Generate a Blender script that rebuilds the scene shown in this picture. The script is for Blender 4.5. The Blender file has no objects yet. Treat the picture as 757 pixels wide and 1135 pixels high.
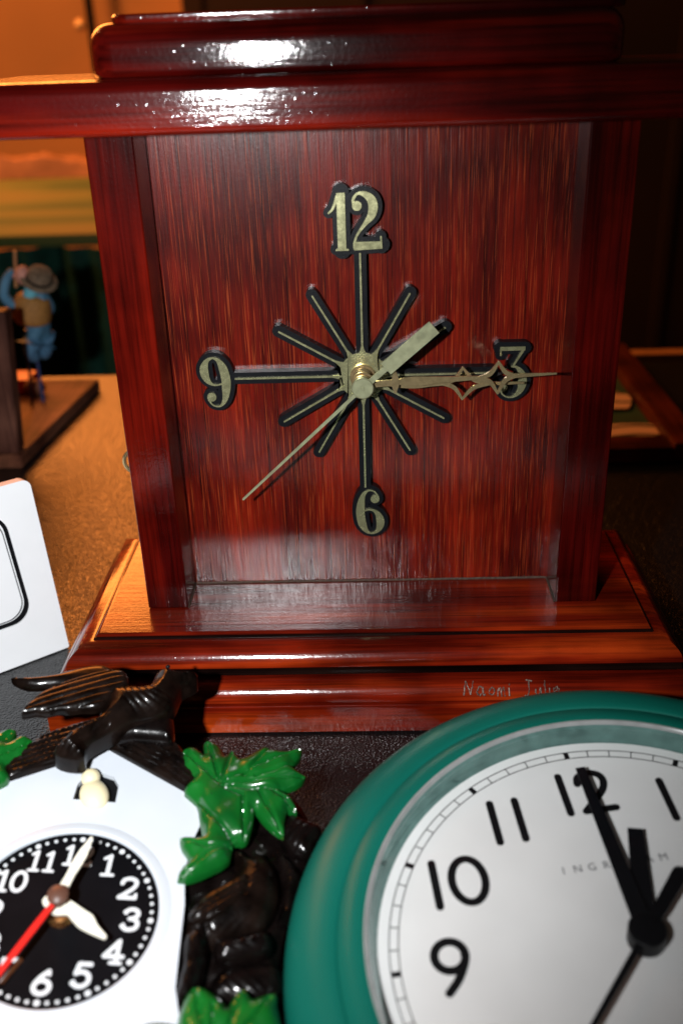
import bpy, bmesh, math, random
from mathutils import Vector, Matrix, noise
from mathutils.geometry import delaunay_2d_cdt
random.seed(4)
PI = math.pi
SC = bpy.context.scene
COL = SC.collection

# ------------------------------------------------------------------ camera
CAMP = Vector((0.0033, -0.4851, 0.3002))
cr = Vector((0.99925337, 0.02172489, -0.03194888))
cu = Vector((0.01904326, 0.44255279, 0.89654023))
cf = Vector((-0.03361631, 0.89647926, -0.44180865))
cd = bpy.data.cameras.new('camera'); cam = bpy.data.objects.new('camera', cd); COL.objects.link(cam)
mw = Matrix((cr, cu, -cf)).transposed().to_4x4(); mw.translation = CAMP
cam.matrix_world = mw
cd.sensor_fit = 'VERTICAL'; cd.sensor_height = 22.2; cd.sensor_width = 14.8
cd.lens = 1079.115 / 1135 * 22.2
cd.clip_start = 0.01; cd.clip_end = 60
cd.dof.use_dof = True; cd.dof.focus_distance = 0.535; cd.dof.aperture_fstop = 3.4
SC.camera = cam

# ------------------------------------------------------------------ world + lamps
w = bpy.data.worlds.new('World'); SC.world = w; w.use_nodes = True
w.node_tree.nodes['Background'].inputs[0].default_value = (1.0, 0.62, 0.38, 1)
w.node_tree.nodes['Background'].inputs[1].default_value = 0.012
SC.view_settings.view_transform = 'Standard'; SC.view_settings.look = 'None'
SC.view_settings.exposure = 0; SC.view_settings.gamma = 1

def lamp(name, kind, loc, energy, color, target=None, **kw):
    d = bpy.data.lights.new(name, kind); d.energy = energy; d.color = color
    for k, v in kw.items(): setattr(d, k, v)
    o = bpy.data.objects.new(name, d); COL.objects.link(o); o.location = loc
    if target is not None:
        o.rotation_euler = (Vector(target) - Vector(loc)).to_track_quat('-Z', 'Y').to_euler()
    return o
# the camera's own flash: the camera is held upright, so the flash sits to its left
lamp('camera_flash', 'SPOT', (-0.112, -0.474, 0.302), 16.5, (0.97, 0.985, 1.0), (-0.15, -0.04, 0.06),
     spot_size=math.radians(99), spot_blend=1.0, shadow_soft_size=0.009)
# warm room lamps behind and to the left
lamp('room_lamp', 'AREA', (-1.15, 2.35, 1.10), 50.0, (1.0, 0.28, 0.05), (-0.35, 0.3, -0.05), shape='RECTANGLE', size=1.5, size_y=0.72)
lamp('wall_lamp', 'AREA', (-1.5, 1.2, 1.6), 36.0, (1.0, 0.42, 0.14), (-1.0, 2.9, 0.2), size=0.5)

# ------------------------------------------------------------------ material helpers
def mat(name):
    m = bpy.data.materials.new(name); m.use_nodes = True
    return m, m.node_tree.nodes, m.node_tree.links, m.node_tree.nodes['Principled BSDF']
def N(ns, t, **kw):
    n = ns.new(t)
    for k, v in kw.items():
        if k.startswith('i_'): n.inputs[k[2:].replace('_', ' ')].default_value = v
        else: setattr(n, k, v)
    return n
def ramp(ns, stops):
    r = ns.new('ShaderNodeValToRGB'); e = r.color_ramp.elements
    while len(e) < len(stops): e.new(0.5)
    for x, (p, c) in zip(e, stops):
        x.position = p; x.color = (*c, 1) if len(c) == 3 else c
    return r
def coords(ns, ls, scale):
    tc = ns.new('ShaderNodeTexCoord'); mp = ns.new('ShaderNodeMapping')
    mp.inputs['Scale'].default_value = scale
    ls.new(tc.outputs['Object'], mp.inputs['Vector'])
    return mp.outputs[0]
def mixc(ns, ls, fac, a, b, blend='MIX'):
    m = ns.new('ShaderNodeMix'); m.data_type = 'RGBA'; m.blend_type = blend
    for s, v in ((m.inputs[0], fac), (m.inputs[6], a), (m.inputs[7], b)):
        if hasattr(v, 'links'): ls.new(v, s)
        elif isinstance(v, (int, float)): s.default_value = v
        else: s.default_value = (*v, 1)
    return m.outputs[2]
def bump(ns, ls, bsdf, h, strength, dist, extra=None):
    b = ns.new('ShaderNodeBump'); b.inputs['Strength'].default_value = strength; b.inputs['Distance'].default_value = dist
    ls.new(h, b.inputs['Height'])
    if extra is not None: ls.new(extra, b.inputs['Normal'])
    if bsdf is not None: ls.new(b.outputs[0], bsdf.inputs['Normal'])
    return b.outputs[0]

def simple(name, col, rough=0.5, metal=0.0, coat=0.0, var=0.12, vscale=60, bumpd=0.0, bscale=900, spec=0.3):
    m, ns, ls, b = mat(name)
    v = coords(ns, ls, (1, 1, 1))
    n = N(ns, 'ShaderNodeTexNoise', i_Scale=vscale, i_Detail=5.0); ls.new(v, n.inputs['Vector'])
    r = ramp(ns, [(0.3, tuple(c * (1 - var) for c in col)), (0.7, tuple(min(1, c * (1 + var)) for c in col))])
    ls.new(n.outputs[0], r.inputs[0]); ls.new(r.outputs[0], b.inputs['Base Color'])
    rr = N(ns, 'ShaderNodeMapRange', i_To_Min=max(0.02, rough - 0.08), i_To_Max=rough + 0.08)
    ls.new(n.outputs[0], rr.inputs[0]); ls.new(rr.outputs[0], b.inputs['Roughness'])
    b.inputs['Metallic'].default_value = metal; b.inputs['Coat Weight'].default_value = coat
    b.inputs['Coat Roughness'].default_value = 0.12; b.inputs['Specular IOR Level'].default_value = spec
    if bumpd:
        n2 = N(ns, 'ShaderNodeTexNoise', i_Scale=bscale, i_Detail=4.0); ls.new(v, n2.inputs['Vector'])
        bump(ns, ls, b, n2.outputs[0], 0.6, bumpd)
    return m

def wood(name, axis, dark, mid, light, pores=0.0, rough=0.22, seed=0.0, coat=1.0, gb=0.00012, blot=16, coatr=0.085, wave=0.5, speck=0.00005, cior=1.5):
    """lacquered mahogany, grain along the axis"""
    m, ns, ls, b = mat(name)
    def sc(a, c):
        s = [a, a, a]; s[axis] = c; return s
    big = coords(ns, ls, sc(42, 3.2)); fine = coords(ns, ls, sc(420, 11)); pore = coords(ns, ls, sc(2100, 34)); iso = coords(ns, ls, (1, 1, 1))
    n1 = N(ns, 'ShaderNodeTexNoise', noise_dimensions='4D', i_W=seed, i_Scale=1.0, i_Detail=6.0, i_Distortion=wave); ls.new(big, n1.inputs['Vector'])
    n2 = N(ns, 'ShaderNodeTexNoise', noise_dimensions='4D', i_W=seed + 3, i_Scale=1.0, i_Detail=4.0, i_Roughness=0.65); ls.new(fine, n2.inputs['Vector'])
    n3 = N(ns, 'ShaderNodeTexNoise', noise_dimensions='4D', i_W=seed + 7, i_Scale=1.0, i_Detail=2.0); ls.new(pore, n3.inputs['Vector'])
    n4 = N(ns, 'ShaderNodeTexNoise', noise_dimensions='4D', i_W=seed + 9, i_Scale=blot, i_Detail=3.0); ls.new(iso, n4.inputs['Vector'])
    r1 = ramp(ns, [(0.30, dark), (0.50, mid), (0.72, light)]); ls.new(n1.outputs[0], r1.inputs[0])
    r2 = ramp(ns, [(0.33, (0.16, 0.13, 0.15)), (0.58, (1.1, 1.05, 1.0))]); ls.new(n2.outputs[0], r2.inputs[0])
    c = mixc(ns, ls, 0.75, r1.outputs[0], r2.outputs[0], 'MULTIPLY')
    r4 = ramp(ns, [(0.38, (0.30, 0.22, 0.26)), (0.60, (1.1, 1.1, 1.1))]); ls.new(n4.outputs[0], r4.inputs[0])
    c = mixc(ns, ls, 0.8, c, r4.outputs[0], 'MULTIPLY')
    if pores:
        rp = ramp(ns, [(0.57, (0, 0, 0)), (0.66, (1, 1, 1))]); ls.new(n3.outputs[0], rp.inputs[0])
        mm = N(ns, 'ShaderNodeMath', operation='MULTIPLY'); mm.inputs[1].default_value = pores; ls.new(rp.outputs[0], mm.inputs[0])
        c = mixc(ns, ls, mm.outputs[0], c, (0.42, 0.07, 0.018))
        rd = ramp(ns, [(0.36, (1, 1, 1)), (0.45, (0, 0, 0))]); ls.new(n3.outputs[0], rd.inputs[0])
        md = N(ns, 'ShaderNodeMath', operation='MULTIPLY'); md.inputs[1].default_value = pores; ls.new(rd.outputs[0], md.inputs[0])
        c = mixc(ns, ls, md.outputs[0], c, (0.028, 0.004, 0.004))
    ls.new(c, b.inputs['Base Color'])
    rr = N(ns, 'ShaderNodeMapRange', i_To_Min=rough + 0.16, i_To_Max=rough); ls.new(n1.outputs[0], rr.inputs[0]); ls.new(rr.outputs[0], b.inputs['Roughness'])
    bn = bump(ns, ls, None, n2.outputs[0], 1.0, gb)
    bn2 = bump(ns, ls, None, n3.outputs[0], 1.0, gb * (0.9 if pores else 0.25), bn)
    ns5 = N(ns, 'ShaderNodeTexNoise', i_Scale=520.0, i_Detail=3.0); ls.new(iso, ns5.inputs['Vector'])
    vz = N(ns, 'ShaderNodeTexVoronoi', i_Scale=330.0); ls.new(iso, vz.inputs['Vector'])
    rv = ramp(ns, [(0.0, (1, 1, 1)), (0.16, (0, 0, 0))]); ls.new(vz.outputs['Distance'], rv.inputs[0])
    bn3 = bump(ns, ls, None, ns5.outputs[0], 1.0, speck, bn2)
    bn4 = bump(ns, ls, b, rv.outputs[0], 0.7, speck * 0.9, bn3)
    ls.new(bn4, b.inputs['Coat Normal'])
    b.inputs['Coat Weight'].default_value = coat; b.inputs['Coat Roughness'].default_value = coatr
    b.inputs['Specular IOR Level'].default_value = 0.03; b.inputs['Coat IOR'].default_value = cior
    return m

D_, M_, L_ = (0.004, 0.0005, 0.0007), (0.058, 0.0018, 0.0013), (0.17, 0.007, 0.0022)
M_PANEL = wood('mahogany_veneer', 2, (0.040, 0.0026, 0.0018), (0.125, 0.0060, 0.0024), (0.24, 0.015, 0.004), speck=0.00002, cior=1.62, pores=0.42, rough=0.28, seed=1, gb=0.00010, coatr=0.17)
M_POST = wood('mahogany_upright', 2, D_, M_, L_, seed=5)
M_BEAM = wood('mahogany_beam', 0, (0.006, 0.0006, 0.0009), (0.066, 0.0020, 0.0015), (0.24, 0.011, 0.003), seed=8, speck=0.00007)
M_BASE = wood('mahogany_plinth', 0, (0.030, 0.0018, 0.0014), (0.19, 0.011, 0.0024), (0.50, 0.060, 0.006), seed=12, cior=1.5, coatr=0.13)
M_GROOVE = wood('dark_groove', 0, (0.004, 0.002, 0.002), (0.010, 0.004, 0.003), (0.02, 0.006, 0.004), seed=15, rough=0.35, coat=0.4)
M_BRASS = simple('brass', (0.50, 0.49, 0.27), 0.26, 0.80, var=0.10, vscale=400, bumpd=0.00003)
M_GOLD = simple('polished_brass', (0.66, 0.50, 0.26), 0.20, 0.82, var=0.1, vscale=300)
M_STEELG = simple('dull_brass', (0.34, 0.35, 0.21), 0.34, 0.5, var=0.16, vscale=250)
M_PLASTIC = simple('black_plastic', (0.005, 0.0055, 0.007), 0.36, spec=0.14, bumpd=0.00012, bscale=2500)
M_CARVE = simple('dark_stained_wood', (0.0035, 0.0022, 0.002), 0.28, spec=0.10, coat=0.35, var=0.6, vscale=130, bumpd=0.0004, bscale=260)
M_CARVE2 = simple('rubbed_brown_wood', (0.0055, 0.003, 0.0022), 0.32, spec=0.10, coat=0.22, var=0.8, vscale=110, bumpd=0.0004, bscale=300)
M_WHITE = simple('white_plastic', (0.86, 0.88, 0.90), 0.35, var=0.015)
M_WHITE2 = simple('white_enamel', (0.58, 0.62, 0.67), 0.40, var=0.015)
M_CREAM = simple('cream_plastic', (0.82, 0.72, 0.46), 0.4, var=0.06)
M_CREAMW = simple('ivory_plastic', (0.80, 0.78, 0.66), 0.4, var=0.04)
M_RED = simple('red_plastic', (0.70, 0.02, 0.015), 0.35)
M_PRINT = simple('white_print', (0.66, 0.68, 0.70), 0.5, var=0.02)
M_DIAL = simple('black_dial_card', (0.003, 0.003, 0.004), 0.5, spec=0.08, var=0.2)
M_INK = simple('black_ink', (0.006, 0.006, 0.007), 0.55, spec=0.08, var=0.1)
M_GREYINK = simple('grey_ink', (0.10, 0.10, 0.11), 0.6)
M_FACE = simple('off_white_dial', (0.80, 0.785, 0.775), 0.55, var=0.05, vscale=25)
M_TEAL = simple('teal_green_plastic', (0.003, 0.108, 0.079), 0.36, var=0.08, vscale=14, bumpd=0.00004, bscale=1500)
M_SILVER = simple('clear_bezel_edge', (0.62, 0.64, 0.63), 0.14, 0.6, var=0.12, vscale=90)
M_WALLCLR = simple('tinted_clear_wall', (0.13, 0.24, 0.22), 0.14, 0.5, var=0.2, vscale=120)
M_BROWNCAP = simple('brown_cap', (0.10, 0.045, 0.03), 0.4)
M_BRONZE = simple('bronze_nut', (0.55, 0.27, 0.10), 0.25, 1.0)
M_SCRATCH = simple('bare_scratched_wood', (0.15, 0.10, 0.08), 0.45, metal=0.3, var=0.5, vscale=900, bumpd=0.0002)
M_SKIN = simple('painted_skin', (0.50, 0.22, 0.16), 0.6)
M_BLUE = simple('painted_blue_shirt', (0.06, 0.16, 0.25), 0.6, var=0.3)
M_SCARF = simple('painted_light_blue', (0.14, 0.46, 0.56), 0.6, var=0.2)
M_JEANS = simple('painted_denim', (0.05, 0.13, 0.22), 0.65, var=0.35, vscale=300)
M_VEST = simple('painted_mustard_vest', (0.30, 0.14, 0.035), 0.7, var=0.3, vscale=500, bumpd=0.0006, bscale=400)
M_HAT = simple('painted_brown_hat', (0.16, 0.11, 0.07), 0.7, var=0.35, vscale=200)
M_ROD = simple('dark_blue_rod', (0.03, 0.05, 0.13), 0.4)
M_OAK = wood('walnut_stand', 1, (0.10, 0.04, 0.022), (0.19, 0.075, 0.042), (0.27, 0.11, 0.06), seed=21, rough=0.5, coat=0.1, coatr=0.4)
M_OAKV = wood('walnut_board', 2, (0.09, 0.04, 0.03), (0.15, 0.065, 0.045), (0.22, 0.095, 0.06), seed=24, rough=0.5, coat=0.1, coatr=0.4)
M_FRAME = wood('brown_frame_wood', 0, (0.06, 0.012, 0.005), (0.10, 0.02, 0.008), (0.14, 0.03, 0.01), seed=27, rough=0.45, coat=0.2)
M_FRAMEV = wood('brown_frame_side', 1, (0.06, 0.012, 0.005), (0.10, 0.02, 0.008), (0.14, 0.03, 0.01), seed=29, rough=0.45, coat=0.2)
M_DKGREEN = simple('dark_green_cloth', (0.004, 0.045, 0.028), 0.8, var=0.3)
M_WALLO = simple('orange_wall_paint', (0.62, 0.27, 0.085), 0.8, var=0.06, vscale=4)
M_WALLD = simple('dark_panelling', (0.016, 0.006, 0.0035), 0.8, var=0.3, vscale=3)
M_FLOOR = simple('dark_floor', (0.012, 0.01, 0.009), 0.8)
M_BROWNCLOTH = simple('brown_cloth', (0.28, 0.13, 0.07), 0.85, var=0.3, vscale=18)
M_TAN = simple('tan_board', (0.36, 0.16, 0.06), 0.6, var=0.15)
M_GLINT = simple('amber_light_spot', (0.9, 0.6, 0.3), 0.15, 0.4)  # bright spot on the pole, its light put into an amber colour

def leaf_material():
    m, ns, ls, b = mat('painted_green_leaf')
    v = coords(ns, ls, (1, 1, 1))
    n = N(ns, 'ShaderNodeTexNoise', i_Scale=45.0, i_Detail=5.0); ls.new(v, n.inputs['Vector'])
    r = ramp(ns, [(0.3, (0.002, 0.07, 0.010)), (0.7, (0.005, 0.13, 0.014))]); ls.new(n.outputs[0], r.inputs[0])
    # worn paint on the raised edges shows yellow wood
    g = ns.new('ShaderNodeNewGeometry')
    rp = ramp(ns, [(0.56, (0, 0, 0)), (0.66, (1, 1, 1))]); ls.new(g.outputs['Pointiness'], rp.inputs[0])
    n2 = N(ns, 'ShaderNodeTexNoise', i_Scale=110.0, i_Detail=4.0); ls.new(v, n2.inputs['Vector'])
    rn = ramp(ns, [(0.50, (0, 0, 0)), (0.60, (0.8, 0.8, 0.8))]); ls.new(n2.outputs[0], rn.inputs[0])
    mm = N(ns, 'ShaderNodeMath', operation='MULTIPLY'); ls.new(rp.outputs[0], mm.inputs[0]); ls.new(rn.outputs[0], mm.inputs[1])
    c = mixc(ns, ls, mm.outputs[0], r.outputs[0], (0.30, 0.22, 0.05)); ls.new(c, b.inputs['Base Color'])
    b.inputs['Roughness'].default_value = 0.28; b.inputs['Coat Weight'].default_value = 0.5; b.inputs['Coat Roughness'].default_value = 0.1
    n3 = N(ns, 'ShaderNodeTexNoise', i_Scale=260.0, i_Detail=3.0); ls.new(v, n3.inputs['Vector'])
    bump(ns, ls, b, n3.outputs[0], 0.5, 0.0003)
    return m
M_LEAF = leaf_material()

def vinyl_material():
    m, ns, ls, b = mat('black_grained_vinyl')
    v = coords(ns, ls, (1, 1, 1))
    vo = N(ns, 'ShaderNodeTexVoronoi', feature='SMOOTH_F1', i_Scale=760.0, i_Smoothness=0.6)
    nz = N(ns, 'ShaderNodeTexNoise', i_Scale=160.0, i_Detail=3.0); ls.new(v, nz.inputs['Vector'])
    va = N(ns, 'ShaderNodeVectorMath', operation='MULTIPLY_ADD'); va.inputs[1].default_value = (0.003, 0.003, 0.003)
    ls.new(nz.outputs['Color'], va.inputs[0]); ls.new(v, va.inputs[2]); ls.new(va.outputs[0], vo.inputs['Vector'])
    n = N(ns, 'ShaderNodeTexNoise', i_Scale=9.0, i_Detail=4.0); ls.new(v, n.inputs['Vector'])
    r = ramp(ns, [(0.3, (0.002, 0.002, 0.0022)), (0.7, (0.0045, 0.0043, 0.0045))]); ls.new(n.outputs[0], r.inputs[0])
    ls.new(r.outputs[0], b.inputs['Base Color'])
    b.inputs['Roughness'].default_value = 0.31; b.inputs['Specular IOR Level'].default_value = 1.0
    bump(ns, ls, b, vo.outputs['Distance'], 0.9, 0.00055)
    return m
M_VINYL = vinyl_material()

def glass_material():
    m, ns, ls, b = mat('clear_lens')
    ns.remove(b); out = ns['Material Output']
    t = ns.new('ShaderNodeBsdfTransparent'); t.inputs[0].default_value = (0.98, 0.985, 0.985, 1)
    g = ns.new('ShaderNodeBsdfGlossy'); g.inputs['Roughness'].default_value = 0.04
    lw = ns.new('ShaderNodeLayerWeight'); lw.inputs[0].default_value = 0.5
    pw = N(ns, 'ShaderNodeMath', operation='POWER'); pw.inputs[1].default_value = 5.0; ls.new(lw.outputs['Facing'], pw.inputs[0])
    f = N(ns, 'ShaderNodeMath', operation='MULTIPLY_ADD'); f.inputs[1].default_value = 0.8; f.inputs[2].default_value = 0.045; ls.new(pw.outputs[0], f.inputs[0])
    mx = ns.new('ShaderNodeMixShader'); ls.new(f.outputs[0], mx.inputs[0]); ls.new(t.outputs[0], mx.inputs[1]); ls.new(g.outputs[0], mx.inputs[2])
    ls.new(mx.outputs[0], out.inputs[0])
    return m
M_GLASS = glass_material()

def cloth_table_material():
    m, ns, ls, b = mat('patterned_green_gold_cloth')
    v = coords(ns, ls, (1.2, 4.0, 1))
    n = N(ns, 'ShaderNodeTexNoise', i_Scale=1.6, i_Detail=3.0, i_Distortion=0.8); ls.new(v, n.inputs['Vector'])
    r = ramp(ns, [(0.36, (0.020, 0.065, 0.010)), (0.47, (0.075, 0.11, 0.02)), (0.62, (0.13, 0.12, 0.03))]); ls.new(n.outputs[0], r.inputs[0])
    ls.new(r.outputs[0], b.inputs['Base Color']); b.inputs['Roughness'].default_value = 0.85
    return m
M_GOLDCLOTH = cloth_table_material()

def scroll_material():
    m, ns, ls, b = mat('painted_scroll_panel')
    v = coords(ns, ls, (1, 1, 1))
    wv = N(ns, 'ShaderNodeTexWave', wave_type='RINGS', i_Scale=14.0, i_Distortion=5.0, i_Detail=1.0); ls.new(v, wv.inputs['Vector'])
    r = ramp(ns, [(0.08, (0.02, 0.03, 0.02)), (0.16, (0.62, 0.42, 0.30))]); ls.new(wv.outputs[0], r.inputs[0])
    ls.new(r.outputs[0], b.inputs['Base Color']); b.inputs['Roughness'].default_value = 0.6
    return m
M_SCROLL = scroll_material()

# ------------------------------------------------------------------ object helpers
def link(name, me, m, parent=None, smooth=True):
    o = bpy.data.objects.new(name, me); COL.objects.link(o)
    if m is not None:
        for x in (m if isinstance(m, (list, tuple)) else [m]): me.materials.append(x)
    if parent is not None: o.parent = parent
    if smooth:
        for p in me.polygons: p.use_smooth = True
        try: me.set_sharp_from_angle(angle=math.radians(38))
        except Exception: pass
        if len(me.polygons) < 420: o.modifiers.new('weighted', 'WEIGHTED_NORMAL').keep_sharp = True
    return o
def finish(bm, name, m, parent=None, smooth=True, recalc=True):
    if recalc: bmesh.ops.recalc_face_normals(bm, faces=bm.faces[:])
    me = bpy.data.meshes.new(name); bm.to_mesh(me); bm.free()
    return link(name, me, m, parent, smooth)
def thing(name, label, cat, loc=(0, 0, 0), mat3=None, group=None):
    o = bpy.data.objects.new(name, None); COL.objects.link(o); o.empty_display_size = 0.02
    M = mat3.to_4x4() if mat3 is not None else Matrix.Identity(4); M.translation = Vector(loc); o.matrix_world = M
    o['label'] = label; o['category'] = cat
    if group: o['group'] = group
    return o
def tag(o, label, cat, group=None):
    o['label'] = label; o['category'] = cat
    if group: o['group'] = group
    return o

def box(bm, x0, x1, y0, y1, z0, z1, bev=0.0, seg=2):
    r = bmesh.ops.create_cube(bm, size=1.0)
    vs = r['verts']
    for v in vs:
        v.co = Vector(((x0 + x1) / 2 + v.co.x * (x1 - x0), (y0 + y1) / 2 + v.co.y * (y1 - y0), (z0 + z1) / 2 + v.co.z * (z1 - z0)))
    if bev:
        es = list({e for v in vs for e in v.link_edges})
        bmesh.ops.bevel(bm, geom=es, offset=bev, segments=seg, affect='EDGES', profile=0.5)
def molding(bm, hx, yf, yb, prof):
    """rectangular mitred loop; prof = [(outset, z), ...] from bottom to top; caps both ends"""
    rings = []
    for o, z in prof:
        rings.append([bm.verts.new(p) for p in ((-hx - o, yf - o, z), (hx + o, yf - o, z), (hx + o, yb + o, z), (-hx - o, yb + o, z))])
    for a, b in zip(rings, rings[1:]):
        for i in range(4):
            j = (i + 1) % 4; bm.faces.new((a[i], a[j], b[j], b[i]))
    bm.faces.new(rings[0][::-1]); bm.faces.new(rings[-1])
def lathe(bm, prof, seg=96, cx=0, cy=0, closed=False, T=None):
    """prof = [(r, h)]; axis is local Z"""
    rings = []
    for r, h in prof:
        if r < 1e-7: rings.append([bm.verts.new((cx, cy, h))])
        else: rings.append([bm.verts.new((cx + r * math.cos(2 * PI * i / seg), cy + r * math.sin(2 * PI * i / seg), h)) for i in range(seg)])
    pairs = list(zip(rings, rings[1:]))
    if closed: pairs.append((rings[-1], rings[0]))
    for a, b in pairs:
        for i in range(seg):
            j = (i + 1) % seg
            if len(a) == 1 and len(b) == 1: continue
            if len(a) == 1: bm.faces.new((a[0], b[i], b[j]))
            elif len(b) == 1: bm.faces.new((a[i], a[j], b[0]))
            else: bm.faces.new((a[i], a[j], b[j], b[i]))
    if T is not None:
        for rr in rings:
            for v in rr: v.co = T @ v.co
def catmull(pts, n=6, closed=False):
    if len(pts) < 3: return [tuple(p) for p in pts]
    out = []; L = len(pts)
    segs = L if closed else L - 1
    for i in range(segs):
        if closed: p0, p1, p2, p3 = pts[(i - 1) % L], pts[i], pts[(i + 1) % L], pts[(i + 2) % L]
        else: p0, p1, p2, p3 = pts[max(i - 1, 0)], pts[i], pts[i + 1], pts[min(i + 2, L - 1)]
        for k in range(n):
            t = k / n
            out.append(tuple(0.5 * (2 * b + (c - a) * t + (2 * a - 5 * b + 4 * c - d) * t * t + (3 * b - a - 3 * c + d) * t ** 3) for a, b, c, d in zip(p0, p1, p2, p3)))
    if not closed: out.append(tuple(pts[-1]))
    return out
def extrude_poly(bm, pts, h0, h1, T=lambda x, y, h: (x, y, h)):
    a = [bm.verts.new(T(x, y, h0)) for x, y in pts]; b = [bm.verts.new(T(x, y, h1)) for x, y in pts]
    n = len(pts)
    for i in range(n):
        j = (i + 1) % n; bm.faces.new((a[i], a[j], b[j], b[i]))
    f1 = bm.faces.new(b); f2 = bm.faces.new(a[::-1])
    bmesh.ops.triangulate(bm, faces=[f1, f2])
def ribbon(bm, pts, h0, h1, T=lambda x, y, h: (x, y, h), w=None, grow=0.0, caps='round', closed=False, n=6, sm=True):
    """stroke of varying width: pts (x, y[, w])"""
    P = [(p[0], p[1], (p[2] if len(p) > 2 else w) + 2 * grow) for p in pts]
    if sm: P = catmull(P, n, closed)
    L = len(P); left, right = [], []
    def nrm(i):
        a = P[(i - 1) % L] if closed else P[max(i - 1, 0)]; b = P[(i + 1) % L] if closed else P[min(i + 1, L - 1)]
        dx, dy = b[0] - a[0], b[1] - a[1]; d = math.hypot(dx, dy) or 1; return -dy / d, dx / d
    for i, (x, y, ww) in enumerate(P):
        nx, ny = nrm(i); left.append((x + nx * ww / 2, y + ny * ww / 2)); right.append((x - nx * ww / 2, y - ny * ww / 2))
    def V(p, h): return bm.verts.new(T(p[0], p[1], h))
    lt = [V(p, h1) for p in left]; rt = [V(p, h1) for p in right]; lb = [V(p, h0) for p in left]; rb = [V(p, h0) for p in right]
    rng = range(L) if closed else range(L - 1)
    for i in rng:
        j = (i + 1) % L
        bm.faces.new((rt[i], rt[j], lt[j], lt[i])); bm.faces.new((lb[i], lb[j], rb[j], rb[i]))
        bm.faces.new((lt[i], lt[j], lb[j], lb[i])); bm.faces.new((rb[i], rb[j], rt[j], rt[i]))
    if not closed:
        for e, i in ((-1, 0), (1, L - 1)):
            x, y, ww = P[i]; nx, ny = nrm(i); tx, ty = ny * e, -nx * e
            if caps == 'round':
                K = 7; top = [lt[i]]; bot = [lb[i]]
                for k in range(1, K):
                    a = PI * k / K; c, s = math.cos(a), math.sin(a)
                    q = (x + ww / 2 * (nx * c + tx * s), y + ww / 2 * (ny * c + ty * s)); top.append(V(q, h1)); bot.append(V(q, h0))
                top.append(rt[i]); bot.append(rb[i])
                for k in range(K): bm.faces.new((top[k], top[k + 1], bot[k + 1], bot[k]))
                bm.faces.new(top); bm.faces.new(bot[::-1])
            else:
                bm.faces.new((lt[i], rt[i], rb[i], lb[i]))
def ball2d(cx, cy, r): return [(cx - 0.001 * r, cy, 2 * r), (cx + 0.001 * r, cy, 2 * r)]

def pdist(px, py, ax, ay, bx, by):
    dx, dy = bx - ax, by - ay; L = dx * dx + dy * dy
    t = 0 if L == 0 else max(0, min(1, ((px - ax) * dx + (py - ay) * dy) / L))
    return math.hypot(px - ax - t * dx, py - ay - t * dy)
def inside(x, y, poly):
    c = False; j = len(poly) - 1
    for i in range(len(poly)):
        xi, yi = poly[i]; xj, yj = poly[j]
        if (yi > y) != (yj > y) and x < (xj - xi) * (y - yi) / (yj - yi) + xi: c = not c
        j = i
    return c
def relief(bm, outline, hbot, hfn, T, step=1.0, smooth=3):
    """carved relief: outline polygon, flat bottom at hbot, top surface hfn(x, y, distance to edge)"""
    o = catmull([(x, y) for x, y in outline], smooth, True) if smooth > 1 else list(outline)
    o = [(p[0], p[1]) for p in o]
    pts = [Vector(p) for p in o]; nb = len(pts)
    xs = [p[0] for p in o]; ys = [p[1] for p in o]
    segs = list(zip(o, o[1:] + o[:1]))
    y = min(ys); r = 0
    while y < max(ys):
        x = min(xs) + (step / 2 if r % 2 else 0)
        while x < max(xs):
            if inside(x, y, o) and min(pdist(x, y, *a, *b) for a, b in segs) > step * 0.45: pts.append(Vector((x, y)))
            x += step
        y += step * 0.87; r += 1
    res = delaunay_2d_cdt(pts, [], [list(range(nb))], 1, 1e-5)
    vs, fs = res[0], res[2]
    top = []
    for v in vs:
        d = min(pdist(v.x, v.y, *a, *b) for a, b in segs)
        top.append(bm.verts.new(T(v.x, v.y, hfn(v.x, v.y, d))))
    cnt = {}
    for f in fs:
        try: bm.faces.new([top[i] for i in f])
        except ValueError: continue
        for a, b in zip(f, list(f[1:]) + [f[0]]): cnt[(a, b)] = 1
    bot = {}
    for (a, b) in cnt:
        if (b, a) in cnt: continue
        for i in (a, b):
            if i not in bot:
                hb = hbot(vs[i].x, vs[i].y) if callable(hbot) else hbot
                bot[i] = bm.verts.new(T(vs[i].x, vs[i].y, hb))
        bm.faces.new((top[b], top[a], bot[a], bot[b]))
def tube(bm, pts, rad, seg=10, cap=True):
    P = [Vector(p) for p in pts]; rings = []
    for i, p in enumerate(P):
        d = (P[min(i + 1, len(P) - 1)] - P[max(i - 1, 0)]).normalized()
        a = d.orthogonal().normalized() if i == 0 else (rings_a - d * rings_a.dot(d)).normalized()
        rings_a = a; b = d.cross(a); r = rad[i] if isinstance(rad, (list, tuple)) else rad
        rings.append([bm.verts.new(p + (a * math.cos(2 * PI * k / seg) + b * math.sin(2 * PI * k / seg)) * r) for k in range(seg)])
    for q, s in zip(rings, rings[1:]):
        for k in range(seg):
            j = (k + 1) % seg; bm.faces.new((q[k], q[j], s[j], s[k]))
    if cap: bm.faces.new(rings[0][::-1]); bm.faces.new(rings[-1])
def blob(bm, c, r, seg=16, R=None):
    ret = bmesh.ops.create_uvsphere(bm, u_segments=seg * 2, v_segments=seg, radius=1.0)
    for v in ret['verts']:
        p = Vector((v.co.x * r[0], v.co.y * r[1], v.co.z * r[2]))
        if R is not None: p = R @ p
        v.co = Vector(c) + p

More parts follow.
